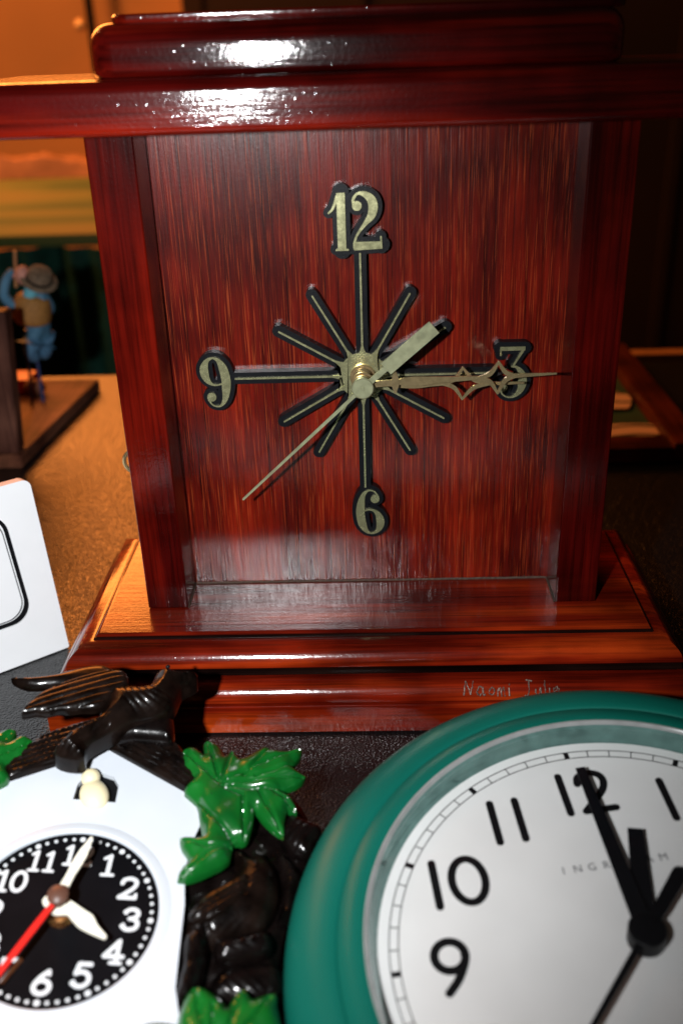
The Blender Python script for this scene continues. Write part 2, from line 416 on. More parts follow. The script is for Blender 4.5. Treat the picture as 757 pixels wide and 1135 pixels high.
# ================================================================== SETTING
TZ = -0.051
bm = bmesh.new(); box(bm, -4, 4, -2, 2.9, -0.92, -0.90); o = finish(bm, 'floor', M_FLOOR, None, False); o['kind'] = 'structure'
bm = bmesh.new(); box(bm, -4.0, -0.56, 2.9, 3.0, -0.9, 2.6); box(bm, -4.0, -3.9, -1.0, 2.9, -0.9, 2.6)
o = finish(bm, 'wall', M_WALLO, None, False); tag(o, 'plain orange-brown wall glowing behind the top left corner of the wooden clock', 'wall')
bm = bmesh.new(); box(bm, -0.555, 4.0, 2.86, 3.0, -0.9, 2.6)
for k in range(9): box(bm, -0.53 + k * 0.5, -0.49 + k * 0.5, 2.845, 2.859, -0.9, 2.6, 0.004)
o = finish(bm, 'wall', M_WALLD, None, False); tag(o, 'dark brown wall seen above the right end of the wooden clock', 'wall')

# the table all the clocks lie on
t = thing('table', 'black grained vinyl-covered table top under all the clocks', 'table', (0, 0, -0.9))
bm = bmesh.new(); box(bm, -1.2, 1.2, -1.0, 0.606, TZ - 0.03, TZ, 0.006, 3)
for v in bm.verts: v.co.z += 0.9
o = finish(bm, 'table_top', M_VINYL, t)
for sx in (-1, 1):
    for sy in (-0.9, 0.5):
        bm = bmesh.new(); box(bm, sx * 1.1 - 0.02, sx * 1.1 + 0.02, sy - 0.02, sy + 0.02, 0, 0.9 + TZ - 0.03, 0.003); finish(bm, 'leg', M_PLASTIC, t)

# far table with cloth and skirt
t = thing('draped_table', 'far table with a gold and green cloth top and a dark green skirt', 'table', (-1.2, 1.5, -0.808))
bm = bmesh.new(); box(bm, -0.9, 0.95, -0.28, 0.66, 0.79, 0.812, 0.004); finish(bm, 'tabletop_cloth', M_GOLDCLOTH, t)
bm = bmesh.new()
ring = []
for i in range(241):
    x = -0.9 + 1.75 * i / 240; yy = -0.285 + 0.018 * math.sin(x * 41) + 0.012 * math.sin(x * 97 + 1)
    ring.append((bm.verts.new((x, yy, 0.79)), bm.verts.new((x, yy - 0.02, 0.0)), bm.verts.new((x, yy + 0.004, 0.79)), bm.verts.new((x, yy - 0.016, 0.0))))
for a, b in zip(ring, ring[1:]):
    bm.faces.new((a[0], b[0], b[1], a[1])); bm.faces.new((a[2], a[3], b[3], b[2])); bm.faces.new((a[0], a[2], b[2], b[0])); bm.faces.new((a[1], b[1], b[3], a[3]))
finish(bm, 'skirt', M_DKGREEN, t)
# rumpled brown cloth on it
bm = bmesh.new()
NX, NY = 60, 18; g = {}
for i in range(NX + 1):
    for j in range(NY + 1):
        u, v = i / NX, j / NY; x = -0.62 + 1.25 * u; y = 0.0 + 0.17 * v
        e = min(1, 7 * min(u, 1 - u, v, 1 - v))
        g[i, j] = bm.verts.new((x, y, 0.001 + e * (0.03 + 0.03 * noise.noise(Vector((x * 9, y * 12, 2))) + 0.02 * noise.noise(Vector((x * 26, y * 20, 5))))))
for i in range(NX):
    for j in range(NY): bm.faces.new((g[i, j], g[i + 1, j], g[i + 1, j + 1], g[i, j + 1]))
bd = [g[i, 0] for i in range(NX + 1)] + [g[NX, j] for j in range(1, NY + 1)] + [g[i, NY] for i in range(NX - 1, -1, -1)] + [g[0, j] for j in range(NY - 1, 0, -1)]
bm.faces.new(bd[::-1])
o = finish(bm, 'folded_cloth', M_BROWNCLOTH); o.location = (-1.0, 1.98, 0.0045)
tag(o, 'rumpled brown cloth lying on the gold and green far table', 'cloth')
# dark pole; the bead on it is a spot of light put in as a solid ball
t = thing('floor_lamp', 'thin black upright pole with a small amber bead standing for a spot of light against the orange wall', 'lamp stand', (-0.82, 2.78, -0.9))
bm = bmesh.new(); tube(bm, [(0, 0, 0.012), (0, 0, 1.6), (-0.07, 0, 2.3)], 0.013, 12); finish(bm, 'pole', M_PLASTIC, t)
bm = bmesh.new(); lathe(bm, [(0, 0), (0.13, 0), (0.13, 0.012), (0.02, 0.025), (0, 0.025)], 40); finish(bm, 'foot', M_PLASTIC, t)
bm = bmesh.new(); blob(bm, (-0.03, -0.02, 1.245), (0.017, 0.017, 0.017)); finish(bm, 'glint_bead', M_GLINT, t)

# ================================================================== MANTEL CLOCK
MC = thing('mantel_clock', 'large dark red mahogany mantel clock with brass numerals and hands', 'clock', (0, 0, TZ))
OFS = Vector((0, 0, TZ))
def mfin(bm, name, m, parent, smooth=True):
    for v in bm.verts: v.co -= OFS
    return finish(bm, name, m, parent, smooth)
hx = 0.1537; yf = -0.0252; yb = 0.088
# plinth: top tier, sloping bullnose, groove, quarter round, fascia
bm = bmesh.new()
molding(bm, hx, yf, yb, [(0.0260, TZ + 0.0004), (0.0272, TZ + 0.0016), (0.0272, -0.0335), (0.0264, -0.0322), (0.0230, -0.0316)])
base = mfin(bm, 'base', M_BASE, MC)
qr = [(0.0250, -0.0306)] + [(0.0166 + 0.0099 * math.cos(a) , -0.0300 + 0.0098 * math.sin(a)) for a in [PI / 2 * k / 10 for k in range(11)]]
bm = bmesh.new(); molding(bm, hx, yf, yb, [(0.0235, -0.0312)] + [(o_, z_) for o_, z_ in qr[1:]] + [(0.0150, -0.0199)])
mfin(bm, 'lower_moulding', M_BASE, base)
bm = bmesh.new(); molding(bm, hx, yf, yb, [(0.0238, -0.0313), (0.0238, -0.0303), (0.0152, -0.0202), (0.0138, -0.0198), (0.0138, -0.0184), (0.0160, -0.0181), (0.0160, -0.0160), (0.0136, -0.0157), (0.0136, -0.0150)])
mfin(bm, 'moulding_groove', M_GROOVE, base)
up = [(0.0148, -0.0151)] + [(0.0030 + 0.0130 * math.cos(a), -0.0138 + 0.0112 * math.sin(a)) for a in [PI / 2 * k / 12 for k in range(13)]]
bm = bmesh.new(); molding(bm, hx, yf, yb, up + [(0.0022, -0.0030)]); mfin(bm, 'upper_moulding', M_BASE, base)
bm = bmesh.new(); molding(bm, hx, yf, yb, [(0.0026, -0.0034), (0.0022, -0.0017), (0.0006, -0.0016)]); mfin(bm, 'top_groove', M_GROOVE, base)
bm = bmesh.new(); molding(bm, hx, yf, yb, [(0.0008, -0.0022), (0.0012, -0.0010), (0.0003, -0.0002), (-0.0008, 0.0)])
mfin(bm, 'top_board', M_BASE, base)
# signature scratched into the quarter round
def ogee(s):  # s from 0 (top) to 1 (bottom) along the arc
    a = PI / 2 * (1 - s); return -(0.0252 + 0.0166 + 0.0101 * math.cos(a)), -0.0300 + 0.0100 * math.sin(a)
LET = {'N': [[(0, 0), (0.05, .5), (.12, 1)], [(.12, 1), (.3, .5), (.42, .05)], [(.42, .05), (.5, .6), (.58, 1.05)]],
       'a': [[(.42, .5), (.2, .58), (.05, .3), (.15, .03), (.35, .15), (.42, .5)], [(.42, .5), (.42, .1), (.55, .02)]],
       'o': [[(.22, .55), (.05, .3), (.18, .02), (.38, .2), (.36, .5), (.22, .55)]],
       'm': [[(0, 0), (.04, .5)], [(.04, .35), (.18, .55), (.24, 0)], [(.24, .3), (.4, .55), (.46, 0)]],
       'i': [[(.05, .5), (.08, 0)], [(.08, .75), (.1, .8)]],
       'J': [[(.3, 1.05), (.28, .3), (.15, -.15), (0, .05)], [(.1, 1.05), (.5, 1.0)]],
       'u': [[(0, .5), (.03, .08), (.22, .05), (.32, .5)], [(.32, .5), (.34, .0)]],
       'l': [[(.08, 1.05), (.05, .5), (.1, 0)]],
       'e': [[(.03, .28), (.35, .34), (.22, .58), (.04, .35), (.1, .05), (.38, .1)]]}
bm = bmesh.new(); x = 0.0503
for ch in 'Naomi Julie':
    if ch == ' ': x += 0.0065; continue
    wdt = 0
    for st in LET[ch]:
        pp = catmull([(a, b) for a, b in st], 5)
        path = []
        for a, b in pp:
            s = 0.80 - 0.50 * b + random.uniform(-.045, .045); yy, zz = ogee(s); path.append((x + a * 0.0088 + random.uniform(-.00022, .00022), yy, zz)); wdt = max(wdt, a)
        tube(bm, path, [random.uniform(0.00012, 0.00055) for _ in path], 6)
    x += wdt * 0.0088 + 0.0016
mfin(bm, 'scratched_signature', M_SCRATCH, base)
# cabinet + front panel
bm = bmesh.new(); box(bm, -0.1285, 0.1285, 0.0345, 0.060, 0.0003, 0.2618, 0.001); mfin(bm, 'cabinet', M_POST, MC)
bm = bmesh.new(); box(bm, -0.1075, 0.1075, 0.0289, 0.0342, 0.0003, 0.2618); mfin(bm, 'front_panel', M_PANEL, MC)
# dark gap strips between the panel and the uprights
for s in (-1, 1):
    bm = bmesh.new(); xa, xb = sorted((s * 0.13, s * 0.1066)); box(bm, xa, xb, 0.0, 0.0285, 0.0002, 0.2618, 0.0010, 3)
    mfin(bm, 'upright', M_POST, MC)
# thin dust and glue bead along the foot of the panel
bm = bmesh.new(); tube(bm, [(-0.106 + 0.212 * k / 60, 0.0286, 0.0004 + 0.0002 * random.random()) for k in range(61)], 0.0007, 6)
for s in (-1, 1): tube(bm, [(s * 0.1063, 0.0286 - 0.028 * k / 12, 0.0004) for k in range(13)], 0.0005, 6)
mfin(bm, 'glue_line', simple('dusty_glue', (0.06, 0.04, 0.028), 0.7, var=0.5, vscale=600), MC)
# cornice and cap
def rnd(o0, z0, z1, rt, rb, n=8):
    p = [(o0 - rb + rb * math.cos(a), z0 + rb + rb * math.sin(a)) for a in [-PI / 2 + PI / 2 * k / n for k in range(n + 1)]]
    p += [(o0 - rt + rt * math.cos(a), z1 - rt + rt * math.sin(a)) for a in [PI / 2 * k / n for k in range(n + 1)]]
    return p
bm = bmesh.new(); molding(bm, 0.183, -0.035, 0.078, [(o_, z_) for o_, z_ in rnd(0, 0.2622, 0.2850, 0.0060, 0.0035)]); mfin(bm, 'cornice', M_BEAM, MC)
bm = bmesh.new()
# cap: plan with rounded corners, rounded top edge
def rrect(x0, x1, y0, y1, r, n=6):
    out = []
    for cx, cy, a0 in ((x1 - r, y0 + r, -PI / 2), (x1 - r, y1 - r, 0), (x0 + r, y1 - r, PI / 2), (x0 + r, y0 + r, PI)):
        for k in range(n + 1):
            a = a0 + PI / 2 * k / n; out.append((cx + r * math.cos(a), cy + r * math.sin(a)))
    return out
prev = None
for o_, z_ in [(-0.0015, 0.2847)] + [(q, z) for q, z in rnd(0, 0.2850, 0.3070, 0.0095, 0.003)]:
    rp = [bm.verts.new((x, y, z_)) for x, y in rrect(-0.1190 - o_, 0.1165 + o_, -0.018 - o_, 0.062 + o_, 0.012 + o_)]
    if prev:
        for i in range(len(rp)):
            j = (i + 1) % len(rp); bm.faces.new((prev[i], prev[j], rp[j], rp[i]))
    prev = rp
bm.faces.new(prev)
cap = mfin(bm, 'cap', M_BEAM, MC)
bm = bmesh.new(); prev = None
for o_, z_ in [(0, 0.3066), (0.0006, 0.3076), (0.0006, 0.3094), (-0.0006, 0.3104)]:
    rp = [bm.verts.new((x, y, z_)) for x, y in rrect(-0.1085 - o_, 0.1165 + o_, -0.0095 - o_, 0.054 + o_, 0.008 + o_)]
    if prev:
        for i in range(len(rp)):
            j = (i + 1) % len(rp); bm.faces.new((prev[i], prev[j], rp[j], rp[i]))
    prev = rp
bm.faces.new(prev); mfin(bm, 'top_plate', M_BEAM, cap)
bm = bmesh.new()
for k in range(24):
    a = 2 * PI * k / 24
tube(bm, [(-0.1345 - 0.0075 * math.sin(a) - 0.004, 0.05, 0.073 + 0.0075 * math.cos(a)) for a in [PI * 1.5 * k / 20 - 0.2 for k in range(21)]], 0.0012, 8)
tube(bm, [(-0.1284, 0.05, 0.0665), (-0.134, 0.05, 0.0655)], 0.0016, 8)
mfin(bm, 'hook', M_GOLD, MC)

# dial: wheel of spokes and numerals
WX, WZ = -0.0015, 0.1325
def TP(yb_, sgn=1):  # mm on the panel -> metres; h measured outwards (towards the viewer) from the panel
    return lambda x, y, h: (WX + x * 0.001, 0.0289 - h * 0.001, WZ + y * 0.001)
TW = TP(0)
DIAL = bpy.data.objects.new('dial', None)
DIAL = None
G1 = [[('f', (-.27, .985), (-.27, .015), .15)], [(-.5, .66, .03), (-.42, .73, .05), (-.35, .96, .06)], [('f', (-.38, .015), (-.14, .015), .035)], [('f', (-.36, .985), (-.22, .985), .035)]]
DG = {
 '1': [('f', [(-.0, 1.0, .15), (-.0, 0, .15)]), ('s', [(-.22, .66, .03), (-.14, .74, .045), (-.06, .95, .05)]), ('f', [(-.115, .017, .034), (.12, .017, .034)])],
 '2': [('s', [(-.245, .80, .04), (-.235, .90, .05), (-.155, .98, .045), (-.04, .965, .10), (.07, .88, .15), (.105, .75, .165), (.07, .60, .14), (-.05, .45, .07), (-.18, .28, .04), (-.235, .14, .045), (-.24, .03, .04)]),
       ('b', (-.18, .77, .085)), ('f', [(-.245, .075, .15), (.25, .085, .13)]), ('f', [(.235, .24, .03), (.245, .02, .03)])],
 '9': [('s', [(-.03, .985, .03), (.07, .93, .08), (.15, .78, .16), (.19, .55, .175), (.18, .35, .16), (.14, .15, .10), (.06, .035, .05), (-.02, .012, .03), (-.11, .05, .03), (-.17, .15, .04)]),
       ('s', [(-.03, .985, .03), (-.14, .93, .08), (-.205, .80, .15), (-.205, .66, .16), (-.16, .54, .11), (-.08, .462, .05), (.02, .445, .03), (.12, .47, .03)]), ('b', (-.11, .205, .09))],
 '3': [('f', [(-.23, .965, .075), (.24, .965, .075)]), ('f', [(-.215, 1.0, .03), (-.215, .83, .03)]), ('f', [(.215, .96, .05), (.02, .62, .035)]), ('s', [(.0, .62, .03), (.09, .605, .05), (.18, .50, .12), (.215, .33, .165), (.18, .15, .12), (.07, .03, .05), (-.05, .013, .03), (-.15, .07, .03), (-.205, .17, .035)]), ('b', (-.145, .21, .085))],
}
DG['6'] = []
for e in DG['9']:
    if e[0] == 'b': DG['6'].append(('b', (-e[1][0], 1 - e[1][1], e[1][2])))
    else: DG['6'].append((e[0], [(-a, 1 - b, c) for a, b, c in e[1]]))
def glyph(bm, g, cx, cy, H, h0, h1, T, grow=0.0, dh=0.03, rot=0.0):
    c_, s_ = math.cos(rot), math.sin(rot)
    for k, e in enumerate(g):
        top = h1 + k * dh
        if e[0] == 'b': pts = ball2d(*e[1]); kind = 's'
        else: pts = e[1]; kind = e[0]
        q = []
        for x, y, w_ in pts:
            x, y = x * H, (y - .5) * H
            q.append((cx + x * c_ - y * s_, cy + x * s_ + y * c_, w_ * H))
        ribbon(bm, q, h0 - k * dh, top, T, grow=grow, caps='round' if (kind == 's' or grow) else 'flat', sm=kind == 's' and len(q) > 2)
wheel = None
bmk = bmesh.new()   # black backing of the spokes and hub
lathe(bmk, [(0, -0.2), (13.5, -0.2), (13.5, 5.6), (0, 5.6)], 48)
for v in bmk.verts: v.co = Vector(TW(v.co.x, v.co.y, v.co.z))
bmw = bmesh.new()
SPK = {12: 66, 3: 70, 6: 67, 9: 70}
for h in range(12):
    a = PI / 2 - h * PI / 6; L = SPK.get(h if h else 12, 51.5)
    gr = 6.4
    ribbon(bmk, [(8 * math.cos(a), 8 * math.sin(a), gr), (L * math.cos(a), L * math.sin(a), gr)], -0.2 - 0.03 * h, 6.0 + 0.03 * h, TW, sm=False)
wheel = mfin(bmk, 'numeral_wheel', M_PLASTIC, MC)
# scalloped brass centre plate
pts = []
for k in range(144):
    a = 2 * PI * k / 144 + PI / 2; c = abs(math.cos(a * 6)); r = 13.0 + 4.4 * max(0, math.cos(a * 12 - 6 * PI)) ** 2.0
    pts.append((r * math.cos(a), r * math.sin(a)))
bm = bmesh.new(); extrude_poly(bm, pts, 5.7, 7.0, TW); mfin(bm, 'hub_plate', M_BRASS, wheel, False)
for h in range(12):
    a = PI / 2 - h * PI / 6; L = SPK.get(h if h else 12, 51.5) - 0.6
    bm = bmesh.new(); ribbon(bm, [(11.8 * math.cos(a), 11.8 * math.sin(a), 1.15), (L * math.cos(a), L * math.sin(a), 0.95)], 6.0, 7.2, TW, sm=False)
    mfin(bm, 'spoke', M_BRASS, wheel)
for txt, cx, cy, tilt in (('12', -1.5, 81.4, 0), ('3', 80.2, -0.2, 0), ('6', 2.2, -82.8, 0), ('9', -80.1, -1.8, 0)):
    H = 28.6; items = []
    if txt == '12': items = [('1', cx - 7.6), ('2', cx + 5.6)]
    else: items = [(txt, cx)]
    bm = bmesh.new()
    for i, (c, x) in enumerate(items): glyph(bm, DG[c], x, cy, H, 0.1, 5.6 + i * 0.15, TW, grow=2.3, dh=0.035)
    mfin(bm, 'numeral_backing', M_PLASTIC, wheel)
    bm = bmesh.new()
    for c, x in items: glyph(bm, DG[c], x, cy, H, 5.9, 6.9, TW, dh=0.03)
    mfin(bm, 'numeral', M_BRASS, wheel)
# shaft and hands
def cylp(bm, r, h0, h1, seg=40, cx=0, cy=0, ch=0.3):
    tmp = bmesh.new(); lathe(tmp, [(0, h0), (r - ch, h0), (r, h0 + ch), (r, h1 - ch), (r - ch, h1), (0, h1)], seg, cx, cy)
    for v in tmp.verts: v.co = Vector(TW(v.co.x, v.co.y, v.co.z))
    me = bpy.data.meshes.new('tmp'); tmp.to_mesh(me); tmp.free(); bm.from_mesh(me); bpy.data.meshes.remove(me)
bm = bmesh.new(); cylp(bm, 6.9, 5.5, 9.4); cylp(bm, 5.0, 9.2, 16.6)
for k in range(4): cylp(bm, 5.6, 10.0 + k * 1.6, 10.8 + k * 1.6, ch=0.35)
cylp(bm, 3.2, 16, 27)
mfin(bm, 'shaft_nut', M_GOLD, MC)
def diamond(bm, x0, x1, xm, yu, yl, yb0, yb1, h0, h1, w0=1.6, w1=2.2):
    up_ = [(x0, yb0 + .1, w0), ((x0 * .42 + xm * .58), yb0 + (yu - yb0) * .26, w1), (xm, yu, w0 * .7), ((x1 * .42 + xm * .58), yb1 + (yu - yb1) * .26, w1), (x1, yb1 + .1, w0)]
    lo_ = [(x0, yb0 - .1, w0), ((x0 * .42 + xm * .58), yb0 + (yl - yb0) * .26, w1), (xm, yl, w0 * .7), ((x1 * .42 + xm * .58), yb1 + (yl - yb1) * .26, w1), (x1, yb1 - .1, w0)]
    for k, s in enumerate((up_, lo_)):
        a = s[:3]; b = s[2:]
        ribbon(bm, a, h0 - k * .04, h1 + k * .04, TW); ribbon(bm, b, h0 - .02 - k * .04, h1 + .02 + k * .04, TW)
bm = bmesh.new()   # hour hand
cylp(bm, 5.9, 17.9, 19.2)
ribbon(bm, [(6, -.6, 3.0), (14, -.8, 3.0), (20, -.9, 4.6), (28, -1.1, 5.2), (36, -1.3, 3.2), (43, -1.5, 1.8)], 18.1, 19.0, TW)
diamond(bm, 42.5, 67.0, 52.8, 7.1, -10.3, -1.5, -2.0, 18.05, 19.05)
ribbon(bm, [(66.5, -2.0, 2.0), (85, -2.1, 1.0)], 18.0, 18.98, TW, sm=False)
mfin(bm, 'hour_hand', M_GOLD, MC)
bm = bmesh.new()   # minute hand
cylp(bm, 5.4, 22.2, 23.8)
ribbon(bm, [(4, .5, 3.4), (16.5, 1.3, 3.2)], 22.6, 23.6, TW, sm=False)
ribbon(bm, [(17.1, -3.6, 1.6), (17.1, 1.6, 4.2), (17.1, 6.8, 1.6)], 22.5, 24.1, TW)
ribbon(bm, [(18, 1.6, 2.4), (23, 1.75, 4.6), (29, 1.8, 5.2), (37, 2.1, 4.0), (48, 2.5, 2.8), (61.4, 2.9, 1.9)], 22.55, 23.7, TW)
diamond(bm, 61.0, 80.0, 70.9, 11.2, -5.9, 2.8, 3.5, 22.52, 23.72, 1.6, 2.4)
ribbon(bm, [(79.6, 3.5, 2.3), (101, 4.2, 0.9)], 22.5, 23.6, TW, sm=False)
mfin(bm, 'minute_hand', M_GOLD, MC)
bm = bmesh.new()   # second hand with a broad tail
cylp(bm, 5.7, 25.6, 28.6, ch=0.5); cylp(bm, 1.0, 28.5, 29.0, ch=0.2)
ribbon(bm, [(-3, -2.8, 1.9), (-67.6, -63.1, 1.15)], 26.8, 27.5, TW, sm=False)
ribbon(bm, [(3, 2.5, 3.0), (13.2, 11.2, 3.0)], 26.8, 27.6, TW, sm=False, caps='flat')
ribbon(bm, [(12.2, 10.2, 7.8), (37.0, 31.7, 7.8)], 26.7, 27.7, TW, sm=False, caps='flat')
mfin(bm, 'second_hand', M_STEELG, MC)

# ================================================================== generic numeral strokes
def ell(cx, cy, rx, ry, n=20): return [(cx + rx * math.cos(2 * PI * k / n), cy + ry * math.sin(2 * PI * k / n)) for k in range(n)]
GS = {'0': [('c', ell(0, .5, .29, .435))], '1': [('l', [(0, .065), (0, .935)])],
 '2': [('l', [(-.25, .70), (-.2, .86), (0, .935), (.2, .86), (.25, .69), (.17, .5), (-.05, .27), (-.27, .065)]), ('l', [(-.27, .065), (.29, .065)])],
 '3': [('l', [(-.23, .80), (-.1, .92), (.08, .93), (.21, .81), (.19, .64), (.06, .55), (-.04, .53)]), ('l', [(-.04, .53), (.14, .5), (.25, .34), (.21, .15), (.04, .065), (-.12, .08), (-.26, .2)])],
 '4': [('l', [(.12, .065), (.12, .935)]), ('l', [(.12, .935), (-.3, .3)]), ('l', [(-.3, .3), (.31, .3)])],
 '5': [('l', [(.23, .935), (-.14, .935)]), ('l', [(-.14, .935), (-.2, .56)]), ('l', [(-.2, .55), (-.05, .62), (.12, .6), (.25, .44), (.24, .22), (.08, .07), (-.1, .075), (-.25, .18)])],
 '6': [('l', [(.12, .935), (-.08, .72), (-.23, .44), (-.245, .3)]), ('c', ell(0, .32, .255, .255))],
 '7': [('l', [(-.27, .935), (.28, .935)]), ('l', [(.28, .935), (-.1, .065)])],
 '8': [('c', ell(0, .71, .205, .21)), ('c', ell(0, .30, .265, .24))],
 '9': [('l', [(-.12, .065), (.08, .28), (.23, .56), (.245, .7)]), ('c', ell(0, .68, .255, .255))]}
def digit(bm, ch, cx, cy, H, w, h0, h1, T, serif=False, sx=1.0):
    k = 0
    for kind, pts in GS[ch]:
        q = [(cx + x * H * sx, cy + (y - .5) * H, w) for x, y in pts]
        ribbon(bm, q, h0, h1 + 0.012 * k, T, closed=kind == 'c', sm=len(q) > 2, n=3); k += 1
    if serif:
        ex = {'1': [[(-.2, .04), (.2, .04)], [(-.2, .80), (-.02, .93)]], '4': [[(-.06, .04), (.28, .04)]], '7': [[(-.27, .95), (-.27, .76)]], '2': [[(.28, .05), (.30, .22)]], '6': [[(.1, .9), (.16, .82)]], '9': [[(-.1, .1), (-.16, .18)]],
              '3': [[(-.2, .76), (-.2, .82)], [(-.22, .2), (-.22, .26)]], '5': [[(-.22, .18), (-.22, .24)]]}.get(ch, [])
        for s in ex:
            ribbon(bm, [(cx + x * H * sx, cy + (y - .5) * H, w * .8) for x, y in s], h0, h1 + 0.012 * k, T, sm=False); k += 1

def rotm(ta, tb, ang): return Matrix.Rotation(ta, 3, 'X') @ Matrix.Rotation(tb, 3, 'Y') @ Matrix.Rotation(ang, 3, 'Z')

# ================================================================== GREEN WALL CLOCK
GM = rotm(0.1387, -0.0503, 0.1159); GC = Vector((0.0999, -0.2224, -0.0135)); GK = 0.00095
GT = lambda x, y, h: (x * GK, y * GK, h * GK)
GR = thing('wall_clock', 'round teal green wall clock with a pale dial lying face up in front', 'clock', GC, GM)
def glathe(prof, name, m, parent, seg=160, closed=False, smooth=True):
    b = bmesh.new(); lathe(b, [(r * GK, h * GK) for r, h in prof], seg, closed=closed); return finish(b, name, m, parent, smooth)
outer = [(104.6, -2), (107.6, 9.2), (108.6, 10.4), (110, 10.9), (114, 10.4), (118.2, 9.0), (119.1, 8.2), (119.6, 7.9), (120.2, 8.3), (121, 8.6)]
outer += [(121 + 22 * math.sin(a), -8.4 + 17.0 * math.cos(a)) for a in [PI / 2 * k / 12 for k in range(1, 13)]]
outer += [(143, -17), (141, -18.6), (100, -18.6), (100, -6)]
rim = glathe(outer, 'rim', M_TEAL, GR, closed=True)
glathe([(104.0, 0.2), (105.2, 3), (106.9, 9.6), (107.4, 9.9), (107.9, 9.0), (105.2, -0.5)], 'bezel_wall', M_WALLCLR, GR, closed=True)
glathe([(107.0, 9.7), (107.4, 10.7), (108.1, 11.3), (108.9, 11.3), (108.9, 10.4), (107.6, 9.6)], 'bezel', M_SILVER, GR, closed=True)
face = glathe([(0, -3), (104.4, -3), (104.4, 0), (0, 0)], 'face', M_FACE, GR)
glathe([(0, 9.0), (60, 8.8), (106.2, 7.4), (106.2, 8.2), (60, 9.6), (0, 9.8)], 'lens', M_GLASS, GR)
for h in range(1, 13):
    a = PI / 2 - h * PI / 6; cx, cy = 74.9 * math.cos(a), 74.9 * math.sin(a)
    bm = bmesh.new(); s = str(h); H = 24.6
    if s == '12': pl = [('1', -7.6, cy), ('2', 6.2, cy)]
    elif s == '11': pl = [('1', -42.6, cy), ('1', -31.0, cy)]
    elif s == '10': pl = [('1', -74.7, cy), ('0', -60.4, cy)]
    else: pl = [(s, cx, cy)]
    for c, x, y in pl: digit(bm, c, x, y, H, 3.5, 0.05, 0.16, GT)
    finish(bm, 'numeral', M_INK, face, False)
bm = bmesh.new()
ribbon(bm, ell(0, 0, 95.4, 95.4, 120), 0.05, 0.12, GT, w=0.45, closed=True, n=2); ribbon(bm, ell(0, 0, 99.2, 99.2, 120), 0.05, 0.12, GT, w=0.45, closed=True, n=2)
for k in range(60):
    a = 2 * PI * k / 60; ww = 2.4 if k % 5 == 0 else 0.45
    ribbon(bm, [(95.6 * math.cos(a), 95.6 * math.sin(a), ww), (99.0 * math.cos(a), 99.0 * math.sin(a), ww)], 0.05, 0.14, GT, sm=False, caps='flat')
finish(bm, 'minute_track', M_INK, face, False)
def text_bm(bm, ch, cx, cy, size, h, K, T=None):
    cv = bpy.data.curves.new('t', 'FONT'); cv.body = ch; cv.size = size; cv.align_x = 'CENTER'; cv.align_y = 'CENTER'; cv.extrude = 0.03; cv.resolution_u = 4
    o = bpy.data.objects.new('t', cv); COL.objects.link(o); dg = bpy.context.evaluated_depsgraph_get()
    me = bpy.data.meshes.new_from_object(o.evaluated_get(dg)); n0 = len(bm.verts); bm.from_mesh(me)
    bm.verts.ensure_lookup_table()
    for v in bm.verts[n0:]: v.co = Vector(((cx + v.co.x) * K, (cy + v.co.y) * K, (h + v.co.z) * K))
    bpy.data.objects.remove(o); bpy.data.curves.remove(cv); bpy.data.meshes.remove(me)
bm = bmesh.new()
for i, ch in enumerate('INGRAHAM'): text_bm(bm, ch, -19.4 + i * 6.25, 35.4, 5.2, 0.09, GK)
finish(bm, 'lettering', M_GREYINK, face, False)
PX, PY = 3.6, -0.5
bm = bmesh.new(); T0 = bmesh.new(); lathe(bm, [(0, 0.1), (7.6 , 0.1), (7.6, 7.6), (6.6, 8.2), (0, 8.2)], 48)
for v in bm.verts: v.co = Vector(((v.co.x + PX) * GK, (v.co.y + PY) * GK, v.co.z * GK))
T0.free()
finish(bm, 'hand_hub', M_PLASTIC, GR)
bm = bmesh.new(); ribbon(bm, [(PX, PY, 9.0), (16.6, 49.2, 6.8)], 3.0, 3.6, GT, sm=False, caps='flat'); finish(bm, 'hour_hand', M_PLASTIC, GR, False)
bm = bmesh.new(); ribbon(bm, [(PX, PY, 8.0), (2.7, 85.0, 4.4)], 4.8, 5.4, GT, sm=False, caps='flat'); finish(bm, 'minute_hand', M_PLASTIC, GR, False)
dx, dy = -34 , -35.0; dl = math.hypot(dx, dy); dx, dy = dx / dl, dy / dl
bm = bmesh.new(); ribbon(bm, [(PX, PY, 3.0), (PX + dx * 92, PY + dy * 92, 1.6)], 6.3, 6.9, GT, sm=False); ribbon(bm, [(PX, PY, 3.4), (PX - dx * 12, PY - dy * 12, 5.6), (PX - dx * 32, PY - dy * 32, 6.6)], 6.25, 6.95, GT, sm=False)
finish(bm, 'second_hand', M_PLASTIC, GR)
# movement box behind, which props the upper side
bm = bmesh.new(); pts = rrect(-28, 28, -22, 34, 4)
def gb(x, y):
    return ((-0.0506 - GC.z) / GK - GM[2][0] * x - GM[2][1] * y) / GM[2][2]
def drop(bm, pts, htop, bf, T):
    a = [bm.verts.new(T(x, y, htop)) for x, y in pts]; b = [bm.verts.new(T(x, y, min(bf(x, y), htop - 0.5))) for x, y in pts]; n = len(pts)
    for i in range(n): bm.faces.new((a[i], a[(i + 1) % n], b[(i + 1) % n], b[i]))
    f = [bm.faces.new(a), bm.faces.new(b)]; bmesh.ops.triangulate(bm, faces=f)
drop(bm, pts, -3.1, gb, GT); finish(bm, 'movement_box', M_PLASTIC, GR, False)

